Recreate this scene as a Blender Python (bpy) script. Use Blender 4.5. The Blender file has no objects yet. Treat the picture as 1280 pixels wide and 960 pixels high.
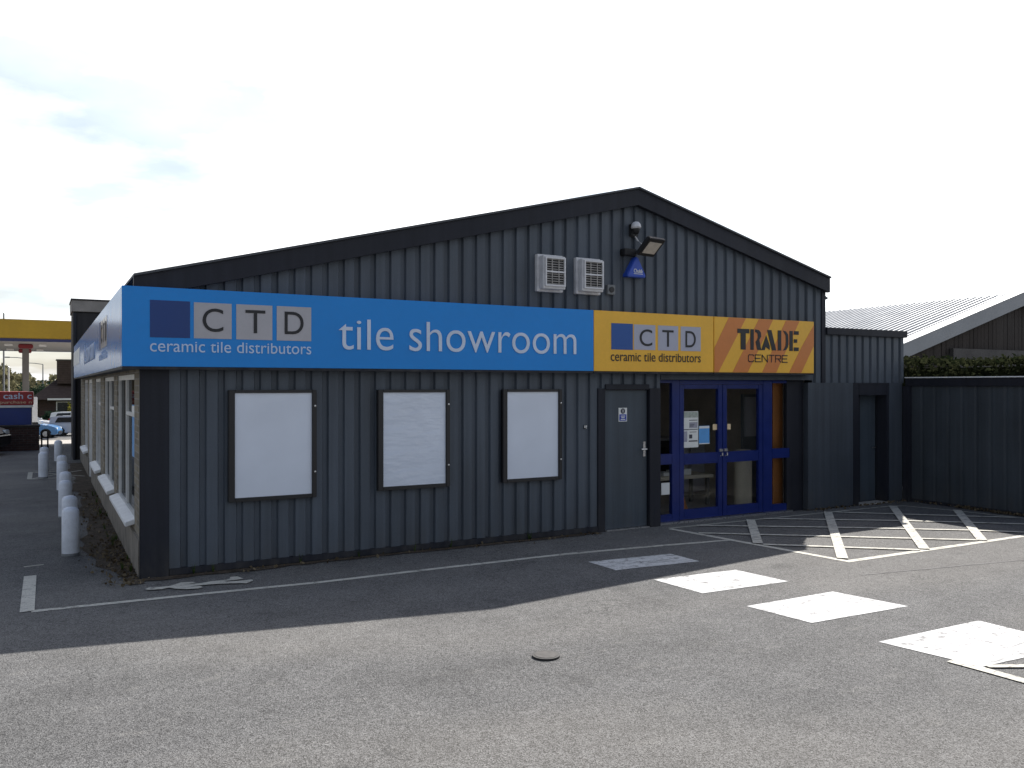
import bpy, bmesh, math, random
from mathutils import Vector, Matrix
random.seed(7)
S = bpy.context.scene
COL = S.collection
R = math.radians

# ---------------------------------------------------------------- camera
cd = bpy.data.cameras.new('camera'); cam = bpy.data.objects.new('camera', cd); COL.objects.link(cam)
cam.location = (-0.92, -9.93, 2.1); cam.rotation_euler = (R(90), 0, R(-29.09))
cd.sensor_width = 36; cd.lens = 29.59; cd.shift_y = 2/1280
cd.clip_start = 0.05; cd.clip_end = 3000
S.camera = cam
# ---------------------------------------------------------------- sky, sun, exposure
SUN = Vector((0.78, 0.563, 1.0)).normalized()
SUN_EL = math.asin(SUN.z); SUN_ROT = math.atan2(SUN.x, SUN.y)
EXPOSURE = 0.60
SKY_STRENGTH = 0.100
SUN_STRENGTH = 4.9
W = bpy.data.worlds.new('World'); S.world = W; W.use_nodes = True
wt = W.node_tree; wt.nodes.clear()
def wn(t, **k):
    n = wt.nodes.new(t)
    for a, b in k.items(): setattr(n, a, b)
    return n
wo = wn('ShaderNodeOutputWorld'); bg = wn('ShaderNodeBackground'); bg.inputs['Strength'].default_value = SKY_STRENGTH
sky = wn('ShaderNodeTexSky', sky_type='NISHITA', sun_disc=False, sun_elevation=SUN_EL, sun_rotation=SUN_ROT,
         air_density=1.0, dust_density=1.5, ozone_density=1.0)
tc = wn('ShaderNodeTexCoord')
sep = wn('ShaderNodeSeparateXYZ'); wt.links.new(tc.outputs['Generated'], sep.inputs[0])
# cloud layer: the view direction carried up to a flat layer
mx = wn('ShaderNodeMath', operation='MAXIMUM'); wt.links.new(sep.outputs['Z'], mx.inputs[0]); mx.inputs[1].default_value = 0.0
ad = wn('ShaderNodeMath', operation='ADD'); wt.links.new(mx.outputs[0], ad.inputs[0]); ad.inputs[1].default_value = 0.16
dx = wn('ShaderNodeMath', operation='DIVIDE'); wt.links.new(sep.outputs['X'], dx.inputs[0]); wt.links.new(ad.outputs[0], dx.inputs[1])
dy = wn('ShaderNodeMath', operation='DIVIDE'); wt.links.new(sep.outputs['Y'], dy.inputs[0]); wt.links.new(ad.outputs[0], dy.inputs[1])
cb = wn('ShaderNodeCombineXYZ'); wt.links.new(dx.outputs[0], cb.inputs[0]); wt.links.new(dy.outputs[0], cb.inputs[1]); cb.inputs[2].default_value = 2.0
of = wn('ShaderNodeVectorMath', operation='ADD'); wt.links.new(cb.outputs[0], of.inputs[0]); of.inputs[1].default_value = (0.12, 0.40, 0.0)
nz = wn('ShaderNodeTexNoise'); nz.inputs['Scale'].default_value = 1.15; nz.inputs['Detail'].default_value = 9; nz.inputs['Roughness'].default_value = 0.55
nz.inputs['Distortion'].default_value = 0.15
wt.links.new(of.outputs[0], nz.inputs['Vector'])
cr = wn('ShaderNodeValToRGB'); cr.color_ramp.elements[0].position = 0.41; cr.color_ramp.elements[1].position = 0.57; cr.color_ramp.elements[0].color = (0.33, 0.33, 0.33, 1)
wt.links.new(nz.outputs['Fac'], cr.inputs[0])
# sun proximity: thin cloud is brighter towards the sun
dt = wn('ShaderNodeVectorMath', operation='DOT_PRODUCT'); wt.links.new(tc.outputs['Generated'], dt.inputs[0]); dt.inputs[1].default_value = SUN
mr = wn('ShaderNodeMapRange'); wt.links.new(dt.outputs['Value'], mr.inputs[0])
mr.inputs[1].default_value = 0.14; mr.inputs[2].default_value = 0.75; mr.inputs[3].default_value = 4.6; mr.inputs[4].default_value = 15.0
nz2 = wn('ShaderNodeTexNoise'); nz2.inputs['Scale'].default_value = 2.4; nz2.inputs['Detail'].default_value = 6
wt.links.new(cb.outputs[0], nz2.inputs['Vector'])
mr2 = wn('ShaderNodeMapRange'); wt.links.new(nz2.outputs['Fac'], mr2.inputs[0])
mr2.inputs[1].default_value = 0.3; mr2.inputs[2].default_value = 0.7; mr2.inputs[3].default_value = 0.62; mr2.inputs[4].default_value = 1.15
mm = wn('ShaderNodeMath', operation='MULTIPLY'); wt.links.new(mr.outputs[0], mm.inputs[0]); wt.links.new(mr2.outputs[0], mm.inputs[1])
vc = wn('ShaderNodeVectorMath', operation='SCALE'); vc.inputs[0].default_value = (0.97, 0.985, 1.0); wt.links.new(mm.outputs[0], vc.inputs['Scale'])
# the cloud bank thins out overhead
mr3 = wn('ShaderNodeMapRange', interpolation_type='SMOOTHSTEP'); wt.links.new(sep.outputs['Z'], mr3.inputs[0])
mr3.inputs[1].default_value = 0.45; mr3.inputs[2].default_value = 0.75; mr3.inputs[3].default_value = 1.0; mr3.inputs[4].default_value = 0.05
mk = wn('ShaderNodeMath', operation='MULTIPLY'); wt.links.new(cr.outputs[0], mk.inputs[0]); wt.links.new(mr3.outputs[0], mk.inputs[1])
mix = wn('ShaderNodeMixRGB'); wt.links.new(mk.outputs[0], mix.inputs[0]); wt.links.new(sky.outputs[0], mix.inputs[1]); wt.links.new(vc.outputs[0], mix.inputs[2])
wt.links.new(mix.outputs[0], bg.inputs['Color']); wt.links.new(bg.outputs[0], wo.inputs['Surface'])

sd = bpy.data.lights.new('sun', 'SUN'); sd.energy = SUN_STRENGTH; sd.angle = R(0.5); sd.color = (1.0, 0.965, 0.92)
so = bpy.data.objects.new('sun', sd); COL.objects.link(so); so.rotation_euler = SUN.to_track_quat('Z', 'Y').to_euler(); so.location = (20, 20, 30)
vs = S.view_settings; vs.view_transform = 'Standard'; vs.look = 'None'; vs.exposure = EXPOSURE; vs.gamma = 1; vs.use_curve_mapping = False

# ---------------------------------------------------------------- materials
MATS = {}
class NT:
    def __init__(s, name):
        s.m = bpy.data.materials.new(name); s.m.use_nodes = True; s.t = s.m.node_tree; s.t.nodes.clear()
        s.out = s.t.nodes.new('ShaderNodeOutputMaterial'); MATS[name] = s.m
    def n(s, t, ins=None, **k):
        x = s.t.nodes.new(t)
        for a, b in k.items(): setattr(x, a, b)
        for a, b in (ins or {}).items():
            if isinstance(b, bpy.types.NodeSocket): s.t.links.new(b, x.inputs[a])
            else: x.inputs[a].default_value = b
        return x
    def coord(s): return s.n('ShaderNodeTexCoord').outputs['Object']
    def scaled(s, v, sc): return s.n('ShaderNodeVectorMath', {0: v, 1: sc}, operation='MULTIPLY').outputs[0]
    def noise(s, v, scale, detail=4, rough=0.5): return s.n('ShaderNodeTexNoise', {'Vector': v, 'Scale': scale, 'Detail': detail, 'Roughness': rough}).outputs['Fac']
    def ramp(s, f, a, b, lo=0.0, hi=1.0): return s.n('ShaderNodeMapRange', {0: f, 1: a, 2: b, 3: lo, 4: hi}).outputs[0]
    def mix(s, f, a, b): return s.n('ShaderNodeMixRGB', {0: f, 1: a, 2: b}).outputs[0]
    def mul(s, a, b): return s.n('ShaderNodeMath', {0: a, 1: b}, operation='MULTIPLY').outputs[0]
    def gain(s, c, f): return s.n('ShaderNodeVectorMath', {0: c, 'Scale': f}, operation='SCALE').outputs[0]
    def bump(s, h, strength, dist): return s.n('ShaderNodeBump', {'Height': h, 'Strength': strength, 'Distance': dist}).outputs[0]
    def bsdf(s, **k):
        d = {a.replace('_', ' '): b for a, b in k.items()}
        b = s.n('ShaderNodeBsdfPrincipled', d); s.t.links.new(b.outputs[0], s.out.inputs[0]); return b
def c4(c): return (c[0], c[1], c[2], 1.0)
def paint(name, col, rough=0.5, var=0.12, scale=3.0, metal=0.0, spec=0.5, bumpy=0.0, coat=0.0, rvar=0.15):
    """plain coated surface with gentle soiling"""
    a = NT(name); v = a.coord()
    f1 = a.ramp(a.noise(v, scale, 6, 0.6), 0.3, 0.7, 1 - var, 1 + var)
    f2 = a.ramp(a.noise(v, scale*14, 3), 0.3, 0.7, 1 - var*0.4, 1 + var*0.4)
    k = {'Base_Color': a.gain(c4(col)[:3], a.mul(f1, f2)), 'Roughness': a.ramp(a.noise(v, scale*2, 4), 0.3, 0.7, rough*(1-rvar), min(1, rough*(1+rvar))), 'Metallic': metal, 'Specular_IOR_Level': spec}
    if coat: k['Coat_Weight'] = coat; k['Coat_Roughness'] = 0.05
    if bumpy: k['Normal'] = a.bump(a.noise(v, scale*5, 5), 0.5, bumpy)
    a.bsdf(**k); return a.m

def cladding(name, col, spec=0.35, rough=0.5):
    """coated steel sheet: streaks of rain dirt running down"""
    a = NT(name); v = a.coord()
    st = a.noise(a.scaled(v, (9, 9, 0.35)), 1.0, 5, 0.6)
    bl = a.noise(v, 0.8, 5, 0.6)
    fine = a.noise(v, 60, 2)
    sh = a.n('ShaderNodeMath', {0: a.n('ShaderNodeSeparateXYZ', {0: v}).outputs['X'], 1: 0.02}, operation='ADD').outputs[0]   # every metre-wide sheet weathers a little differently
    sheet = a.n('ShaderNodeTexWhiteNoise', {'W': a.n('ShaderNodeMath', {0: sh}, operation='FLOOR').outputs[0]}, noise_dimensions='1D').outputs['Value']
    f = a.mul(a.mul(a.ramp(st, 0.3, 0.7, 0.82, 1.18), a.ramp(bl, 0.3, 0.7, 0.85, 1.15)), a.mul(a.ramp(fine, 0.3, 0.7, 0.94, 1.06), a.ramp(sheet, 0, 1, 0.91, 1.09)))
    z = a.n('ShaderNodeSeparateXYZ', {0: v}).outputs['Z']
    splash = a.mul(a.ramp(z, 0.0, 0.45, 1.0, 0.0), a.ramp(a.noise(a.scaled(v, (3, 3, 1)), 1.5, 6, 0.7), 0.4, 0.75, 0, 0.55))
    c = a.mix(splash, a.gain(col, f), (0.085, 0.078, 0.068, 1))
    a.bsdf(Base_Color=c, Roughness=a.ramp(bl, 0.3, 0.7, rough*0.85, rough*1.2), Specular_IOR_Level=spec,
           Normal=a.bump(a.noise(a.scaled(v, (2, 2, 0.6)), 2.0, 3), 0.25, 0.01)); return a.m
cladding('cladding', (0.076, 0.092, 0.116))
cladding('flat_panel', (0.050, 0.060, 0.076))
cladding('yard_panel', (0.046, 0.056, 0.068))
cladding('trim_dark', (0.018, 0.020, 0.029), 0.25, 0.55)
cladding('rear_dark', (0.035, 0.033, 0.036), 0.3, 0.7)
cladding('door_grey', (0.052, 0.068, 0.088), 0.4, 0.45)
cladding('timber_dark', (0.050, 0.043, 0.040), 0.2, 0.85)

def asphalt():
    a = NT('asphalt'); v = a.coord()
    vo = a.n('ShaderNodeTexVoronoi', {'Vector': v, 'Scale': 150.0, 'Randomness': 1.0})
    stone = a.n('ShaderNodeSeparateXYZ', {0: vo.outputs['Color']}).outputs[0]
    g1 = a.ramp(stone, 0.0, 1.0, 0.28, 1.72)
    vo2 = a.n('ShaderNodeTexVoronoi', {'Vector': v, 'Scale': 38.0})
    s2 = a.n('ShaderNodeSeparateXYZ', {0: vo2.outputs['Color']}).outputs[1]
    g2 = a.ramp(s2, 0, 1, 0.86, 1.14)
    big = a.ramp(a.noise(v, 0.22, 6, 0.62), 0.3, 0.7, 0.86, 1.14)
    mid = a.ramp(a.noise(v, 2.2, 6, 0.65), 0.3, 0.7, 0.86, 1.14)
    streak = a.ramp(a.noise(a.scaled(v, (0.35, 1.6, 1)), 0.7, 5, 0.6), 0.3, 0.7, 0.9, 1.1)
    g = a.mul(a.mul(g1, g2), a.mul(a.mul(big, mid), streak))
    c = a.gain((0.127, 0.125, 0.122), g)
    # older and newer lays of tarmac, broad tracked lanes
    tone = a.ramp(a.noise(a.scaled(v, (0.5, 1.0, 1)), 0.33, 2, 0.4), 0.44, 0.56, 0, 1)
    c = a.mix(tone, a.gain(c, 0.90), a.mix(0.16, a.gain(c, 1.10), (0.16, 0.14, 0.11, 1)))
    # old oil drips and pale scuffs
    oil = a.ramp(a.noise(v, 1.3, 3), 0.66, 0.74, 0, 0.4)
    c = a.mix(oil, c, (0.035, 0.034, 0.034, 1))
    scuff = a.mul(a.ramp(a.noise(a.scaled(v, (1, 2.2, 1)), 1.7, 8, 0.75), 0.555, 0.66, 0, 0.4), a.ramp(stone, 0.2, 0.8, 0.3, 1))
    c = a.mix(scuff, c, (0.25, 0.24, 0.22, 1))
    chips = a.ramp(a.noise(v, 46, 2), 0.70, 0.75, 0, 0.7)
    c = a.mix(chips, c, (0.33, 0.32, 0.30, 1))
    # fine cracks
    ck = a.n('ShaderNodeTexVoronoi', {'Vector': a.n('ShaderNodeVectorMath', {0: v, 1: a.n('ShaderNodeTexNoise', {'Vector': v, 'Scale': 2.5, 'Detail': 4}).outputs['Color']}, operation='ADD').outputs[0], 'Scale': 0.42}, feature='DISTANCE_TO_EDGE')
    crack = a.mul(a.ramp(ck.outputs['Distance'], 0.0, 0.006, 0.5, 0.0), a.ramp(a.noise(v, 0.35, 3), 0.52, 0.6, 0, 1))
    c = a.mix(crack, c, (0.03, 0.03, 0.03, 1))
    a.bsdf(Base_Color=c, Roughness=0.88, Specular_IOR_Level=0.3, Normal=a.bump(a.mul(vo.outputs['Distance'], g2), 0.7, 0.006))
asphalt()
def road_paint(name, col, wear, dirt=(0.14, 0.13, 0.12)):
    a = NT(name); v = a.coord()
    w1 = a.noise(v, 7, 8, 0.75); w2 = a.noise(v, 60, 3, 0.6)
    vo = a.n('ShaderNodeTexVoronoi', {'Vector': v, 'Scale': 105.0}).outputs['Color']
    stone = a.n('ShaderNodeSeparateXYZ', {0: vo}).outputs[0]
    f = a.n('ShaderNodeMath', {0: a.ramp(w1, wear, wear+0.09, 0, 0.85), 1: a.ramp(w2, 0.60, 0.68, 0, 0.8)}, operation='MAXIMUM').outputs[0]
    f = a.n('ShaderNodeMath', {0: f, 1: a.ramp(stone, 0.86, 1.0, 0, 0.35)}, operation='MAXIMUM').outputs[0]
    brush = a.ramp(a.noise(a.scaled(v, (1.5, 22, 1)), 1.2, 5, 0.6), 0.3, 0.7, 0.86, 1.08)
    scr = a.ramp(a.noise(a.scaled(v, (1.2, 16, 1)), 1.6, 7, 0.75), 0.535, 0.60, 0, 0.75)
    f = a.n('ShaderNodeMath', {0: f, 1: scr}, operation='MAXIMUM').outputs[0]
    c = a.mix(f, a.gain(col, brush), c4(dirt))
    a.bsdf(Base_Color=c, Roughness=0.8, Specular_IOR_Level=0.3, Normal=a.bump(stone, 0.3, 0.003))
road_paint('line_white', (0.60, 0.575, 0.50), 0.545)
road_paint('block_white', (0.66, 0.655, 0.64), 0.53, (0.15, 0.145, 0.14))
road_paint('line_dull', (0.42, 0.41, 0.35), 0.53)

def brick(name, c1, c2, mortar, axis, scale=1.0):
    a = NT(name); v = a.coord(); s = a.n('ShaderNodeSeparateXYZ', {0: v})
    w = a.n('ShaderNodeCombineXYZ', {0: s.outputs[axis], 1: s.outputs['Z'], 2: 0.0}).outputs[0]
    b = a.n('ShaderNodeTexBrick', {'Vector': w, 'Color1': c4(c1), 'Color2': c4(c2), 'Mortar': c4(mortar), 'Scale': scale, 'Mortar Size': 0.008, 'Bias': 0.0, 'Brick Width': 0.225, 'Row Height': 0.075})
    n = a.ramp(a.noise(v, 9, 6, 0.65), 0.3, 0.7, 0.72, 1.25)
    a.bsdf(Base_Color=a.gain(b.outputs['Color'], n), Roughness=0.9, Specular_IOR_Level=0.2, Normal=a.bump(a.n('ShaderNodeMath', {0: 1.0, 1: b.outputs['Fac']}, operation='SUBTRACT').outputs[0], 0.6, 0.008))
brick('brick_buff', (0.27, 0.235, 0.175), (0.17, 0.15, 0.12), (0.27, 0.255, 0.23), 'Y')
brick('brick_brown', (0.075, 0.042, 0.036), (0.05, 0.032, 0.03), (0.08, 0.07, 0.065), 'X')
def tiles(name, c):
    a = NT(name); v = a.coord()
    w = a.n('ShaderNodeTexWave', {'Vector': v, 'Scale': 1.6, 'Distortion': 0.4}, bands_direction='Z').outputs['Fac']
    f = a.mul(a.ramp(w, 0, 1, 0.8, 1.1), a.ramp(a.noise(v, 3, 6, 0.7), 0.3, 0.7, 0.75, 1.25))
    a.bsdf(Base_Color=a.gain(c, f), Roughness=0.9, Specular_IOR_Level=0.2)
tiles('roof_tile', (0.070, 0.050, 0.042))
paint('render_grey', (0.22, 0.20, 0.175), 0.9, 0.3, 4, bumpy=0.01, spec=0.2)
paint('upvc', (0.72, 0.72, 0.71), 0.35, 0.10, 5)
paint('sill_white', (0.78, 0.79, 0.80), 0.5, 0.10, 6)
paint('plastic_bollard', (0.74, 0.78, 0.86), 0.55, 0.12, 7, spec=0.3)
paint('sign_blue', (0.004, 0.225, 0.66), 0.21, 0.04, 0.8, spec=0.38, rvar=0.03)
paint('logo_blue', (0.006, 0.040, 0.185), 0.45, 0.05, 2)
paint('logo_blue_bright', (0.014, 0.078, 0.30), 0.45, 0.05, 2)
paint('logo_grey', (0.42, 0.41, 0.44), 0.22, 0.05, 2, rvar=0.03, spec=0.36)
paint('logo_lilac', (0.40, 0.41, 0.50), 0.5, 0.05, 2)
paint('letter_dark', (0.012, 0.012, 0.016), 0.5, 0.1, 3)
paint('letter_pale', (0.58, 0.66, 0.80), 0.4, 0.06, 3)
paint('letter_caption', (0.50, 0.62, 0.82), 0.4, 0.06, 3)
paint('sign_yellow', (0.82, 0.45, 0.04), 0.4, 0.06, 1.5)
paint('sign_orange', (0.60, 0.20, 0.045), 0.4, 0.06, 1.5)
paint('blue_frame', (0.003, 0.015, 0.13), 0.35, 0.12, 4)
paint('black_frame', (0.010, 0.010, 0.013), 0.4, 0.15, 5)
paint('vent_white', (0.62, 0.62, 0.64), 0.5, 0.14, 9)
paint('vent_slat', (0.42, 0.40, 0.38), 0.6, 0.2, 12)
paint('black_plastic', (0.014, 0.014, 0.016), 0.5, 0.15, 8)
paint('grey_plastic', (0.16, 0.17, 0.18), 0.5, 0.1, 8)
paint('lamp_glass', (0.55, 0.50, 0.44), 0.2, 0.1, 20)
paint('metal', (0.55, 0.55, 0.56), 0.3, 0.1, 10, metal=0.9)
paint('alarm_blue', (0.02, 0.07, 0.42), 0.4, 0.1, 8)
paint('paper', (0.72, 0.73, 0.72), 0.7, 0.06, 8)
paint('ink', (0.06, 0.06, 0.08), 0.7, 0.1, 8)
paint('ink_soft', (0.33, 0.33, 0.40), 0.7, 0.2, 20)
paint('ink_green', (0.36, 0.40, 0.36), 0.7, 0.3, 30)
paint('poster_blue', (0.10, 0.33, 0.70), 0.5, 0.1, 8)
paint('sticker', (0.75, 0.58, 0.36), 0.6, 0.1, 20)
paint('safety_blue', (0.02, 0.05, 0.36), 0.5, 0.05, 8)
paint('white_metal_roof', (0.42, 0.43, 0.44), 0.35, 0.08, 1.0, spec=0.5)
paint('weathered_panel', (0.075, 0.070, 0.068), 0.85, 0.3, 2)
paint('barge_grey', (0.29, 0.30, 0.315), 0.7, 0.10, 2)
paint('roof_sheet', (0.06, 0.065, 0.075), 0.6, 0.15, 1.5)
paint('canopy_yellow', (0.36, 0.22, 0.008), 0.4, 0.12, 0.5)
paint('canopy_blue', (0.02, 0.025, 0.09), 0.4, 0.1, 1)
paint('canopy_soffit', (0.22, 0.21, 0.20), 0.6, 0.08, 0.6)
paint('canopy_red', (0.20, 0.018, 0.025), 0.45, 0.1, 2)
paint('column_grey', (0.16, 0.15, 0.14), 0.6, 0.12, 2)
paint('kiosk_blue', (0.012, 0.035, 0.20), 0.4, 0.1, 2)
paint('kiosk_red', (0.33, 0.018, 0.022), 0.4, 0.1, 2)
paint('concrete', (0.40, 0.37, 0.33), 0.9, 0.2, 3, bumpy=0.01)
paint('band_grey', (0.27, 0.25, 0.23), 0.85, 0.2, 3)
paint('interior_wall', (0.62, 0.54, 0.46), 0.8, 0.15, 2)
paint('interior_orange', (0.34, 0.125, 0.03), 0.7, 0.1, 2)
paint('interior_floor', (0.42, 0.38, 0.34), 0.5, 0.2, 3)
paint('cream', (0.62, 0.55, 0.44), 0.7, 0.1, 3)
paint('rubber', (0.015, 0.015, 0.015), 0.8, 0.1, 10)
paint('alloy', (0.45, 0.46, 0.48), 0.35, 0.1, 10, metal=0.7)
paint('pole_grey', (0.20, 0.21, 0.22), 0.5, 0.1, 3)
paint('bark', (0.09, 0.07, 0.055), 0.9, 0.3, 8)
paint('seam_grey', (0.155, 0.15, 0.145), 0.9, 0.35, 9, spec=0.2)
paint('iron_worn', (0.065, 0.06, 0.055), 0.8, 0.3, 30)
paint('cast_iron', (0.018, 0.017, 0.016), 0.6, 0.3, 20)
for nm, c in (('car_blue', (0.06, 0.22, 0.48)), ('car_silver', (0.42, 0.44, 0.50)), ('car_white', (0.72, 0.73, 0.75)), ('car_dark', (0.010, 0.010, 0.012)), ('car_grey', (0.30, 0.31, 0.33))):
    paint(nm, c, 0.35, 0.05, 2, coat=0.15 if nm == 'car_dark' else 0.8, spec=0.2 if nm == 'car_dark' else 0.5)
paint('tail_red', (0.35, 0.01, 0.01), 0.3, 0.1, 5)
paint('head_lens', (0.75, 0.80, 0.82), 0.15, 0.05, 5)

def glass(name, tint, refl=1.0):
    a = NT(name)
    ff = a.n('ShaderNodeFresnel', {'IOR': 1.45}).outputs[0]
    fr = a.mul(ff, a.n('ShaderNodeMath', {0: 1.0, 1: a.n('ShaderNodeNewGeometry').outputs['Backfacing']}, operation='SUBTRACT').outputs[0])   # outer face only
    tr = a.n('ShaderNodeBsdfTransparent', {'Color': c4(tint)}); gl = a.n('ShaderNodeBsdfGlossy', {'Color': (refl, refl, refl, 1), 'Roughness': 0.02})
    mx = a.n('ShaderNodeMixShader', {0: fr, 1: tr.outputs[0], 2: gl.outputs[0]}); a.t.links.new(mx.outputs[0], a.out.inputs[0])
glass('door_glass', (0.93, 0.94, 0.94), 0.5)
glass('window_glass', (0.6, 0.62, 0.63), 0.4)
paint('car_glass', (0.012, 0.016, 0.02), 0.25, 0.05, 2, spec=0.4)
def cabinet_panel(name, strength):
    """white backing behind a slightly rippled acrylic sheet"""
    a = NT(name); v = a.coord()
    n = a.noise(a.scaled(v, (0.8, 1, 2.6)), 2.0, 3, 0.5)
    a.bsdf(Base_Color=a.gain((0.68, 0.735, 0.84), a.ramp(a.noise(v, 1.4, 4), 0.3, 0.7, 0.94, 1.06)), Roughness=0.6, Coat_Weight=1.0, Coat_Roughness=0.02,
           Coat_Normal=a.bump(n, strength, 0.25), Specular_IOR_Level=0.3)
cabinet_panel('cabinet_flat', 0.03); cabinet_panel('cabinet_ripple', 0.9)
def foliage(name, c1, c2):
    a = NT(name); v = a.coord()
    oi = a.n('ShaderNodeNewGeometry').outputs['Random Per Island']
    f = a.n('ShaderNodeMath', {0: oi, 1: a.ramp(a.noise(v, 1.1, 4), 0.35, 0.65, -0.3, 0.4)}, operation='ADD').outputs[0]
    c = a.mix(a.ramp(f, 0, 1.1, 0, 1), c4(c1), c4(c2))
    d = a.n('ShaderNodeBsdfDiffuse', {'Color': c}); t = a.n('ShaderNodeBsdfTranslucent', {'Color': c})
    m = a.n('ShaderNodeMixShader', {0: 0.3, 1: d.outputs[0], 2: t.outputs[0]}); a.t.links.new(m.outputs[0], a.out.inputs[0])
foliage('hedge_leaf', (0.012, 0.018, 0.008), (0.048, 0.052, 0.026))
foliage('bank_leaf', (0.10, 0.095, 0.055), (0.25, 0.23, 0.13))
foliage('shrub_leaf', (0.10, 0.11, 0.02), (0.28, 0.25, 0.05))
foliage('conifer_leaf', (0.012, 0.03, 0.02), (0.05, 0.08, 0.05))
foliage('dead_leaf', (0.06, 0.042, 0.026), (0.22, 0.18, 0.12))
foliage('weed_leaf', (0.03, 0.06, 0.015), (0.10, 0.14, 0.04))
def soil():
    a = NT('soil'); v = a.coord()
    f = a.mul(a.ramp(a.noise(v, 5, 8, 0.75), 0.25, 0.75, 0.4, 1.6), a.ramp(a.noise(v, 55, 3), 0.3, 0.7, 0.55, 1.45))
    a.bsdf(Base_Color=a.gain((0.085, 0.068, 0.052), f), Roughness=0.95, Specular_IOR_Level=0.1, Normal=a.bump(a.noise(v, 40, 5), 0.9, 0.02))
soil()
def grass():
    a = NT('verge'); v = a.coord()
    a.bsdf(Base_Color=a.mix(a.noise(v, 0.4, 6, 0.7), (0.04, 0.06, 0.02, 1), (0.10, 0.10, 0.05, 1)), Roughness=0.95)
grass()

# ---------------------------------------------------------------- mesh helpers
class MB:
    def __init__(s): s.v = []; s.f = []
    def add(s, vs, fs):
        o = len(s.v); s.v += [tuple(p) for p in vs]; s.f += [tuple(i + o for i in f) for f in fs]; return s
    def box(s, x0, x1, y0, y1, z0, z1, M=None):
        vs = [Vector(p) for p in ((x0,y0,z0),(x1,y0,z0),(x1,y1,z0),(x0,y1,z0),(x0,y0,z1),(x1,y0,z1),(x1,y1,z1),(x0,y1,z1))]
        if M: vs = [M @ p for p in vs]
        return s.add(vs, [(0,3,2,1),(4,5,6,7),(0,1,5,4),(1,2,6,5),(2,3,7,6),(3,0,4,7)])
    def prism(s, poly, vec, M=None):
        """closed polygon (3D points) swept along vec"""
        n = len(poly); a = [Vector(p) for p in poly]; b = [p + Vector(vec) for p in a]
        if M: a = [M @ p for p in a]; b = [M @ p for p in b]
        return s.add(a + b, [tuple(range(n))[::-1], tuple(range(n, 2*n))] + [(i, (i+1) % n, n+(i+1) % n, n+i) for i in range(n)])
    def tube(s, pts, r, k=8):
        pts = [Vector(p) for p in pts]; rs = r if isinstance(r, (list, tuple)) else [r]*len(pts); vs = []; fs = []
        for i, p in enumerate(pts):
            d = (pts[min(i+1, len(pts)-1)] - pts[max(i-1, 0)]).normalized()
            u = d.orthogonal().normalized(); w = d.cross(u)
            for j in range(k):
                a = 2*math.pi*j/k; vs.append(p + (u*math.cos(a) + w*math.sin(a))*rs[i])
        for i in range(len(pts)-1):
            for j in range(k): fs.append((i*k+j, i*k+(j+1) % k, (i+1)*k+(j+1) % k, (i+1)*k+j))
        fs.append(tuple(range(k))[::-1]); fs.append(tuple(range((len(pts)-1)*k, len(pts)*k)))
        return s.add(vs, fs)
    def lathe(s, prof, k=24, c=(0,0,0), M=None):
        vs = []; fs = []
        for r, z in prof:
            for j in range(k):
                a = 2*math.pi*j/k; p = Vector((c[0]+r*math.cos(a), c[1]+r*math.sin(a), c[2]+z)); vs.append(M @ p if M else p)
        n = len(prof)
        for i in range(n-1):
            for j in range(k): fs.append((i*k+j, i*k+(j+1) % k, (i+1)*k+(j+1) % k, (i+1)*k+j))
        fs.append(tuple(range(k))[::-1]); fs.append(tuple(range((n-1)*k, n*k)))
        return s.add(vs, fs)
    def leaves(s, pts, size, aspect=1.6):
        for p in pts:
            u = Vector((random.gauss(0,1), random.gauss(0,1), random.gauss(0,1))).normalized(); w = u.orthogonal().normalized()
            w = Matrix.Rotation(random.random()*6.28, 3, u) @ w; z = size*random.uniform(0.6, 1.3)
            p = Vector(p); a = u*z*0.5*aspect; b = w*z*0.5
            s.add([p-a, p+b, p+a, p-b], [(0,1,2,3)])
        return s
    def build(s, name, mat, parent=None, bevel=0, smooth=False):
        if parent:
            I = pinv(parent); s.v = [tuple(I @ Vector(p)) for p in s.v]
        me = bpy.data.meshes.new(name); me.from_pydata(s.v, [], s.f); me.materials.append(MATS[mat]); me.update()
        if bevel or smooth:
            bm = bmesh.new(); bm.from_mesh(me)
            if bevel:
                bmesh.ops.recalc_face_normals(bm, faces=bm.faces)
                es = [e for e in bm.edges if len(e.link_faces) == 2 and e.calc_face_angle(0) > 0.6]
                bmesh.ops.bevel(bm, geom=es, offset=bevel, segments=2, affect='EDGES', clamp_overlap=True)
            if smooth:
                for f in bm.faces: f.smooth = True
                for e in bm.edges:
                    if len(e.link_faces) == 2 and e.calc_face_angle(0) > 0.7: e.smooth = False
            bm.to_mesh(me); bm.free()
        o = bpy.data.objects.new(name, me); COL.objects.link(o)
        if parent: o.parent = parent
        return o
def world_of(o):
    M = Matrix.LocRotScale(o.location, o.rotation_euler, o.scale)
    return (world_of(o.parent) @ M) if o.parent else M
def pinv(p): return world_of(p).inverted()
def box(name, mat, b, parent=None, bevel=0): return MB().box(*b).build(name, mat, parent, bevel)
def tag(o, label=None, cat=None, group=None, kind=None):
    if label: o['label'] = label
    if cat: o['category'] = cat
    if group: o['group'] = group
    if kind: o['kind'] = kind
    return o
def thing(name, loc, label, cat, group=None, rz=0):
    o = bpy.data.objects.new(name, None); COL.objects.link(o); o.location = loc; o.rotation_euler = (0, 0, rz)
    o.empty_display_size = 0.2
    return tag(o, label, cat, group)
def struct(mb, name, mat): return tag(mb.build(name, mat), kind='structure')
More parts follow.
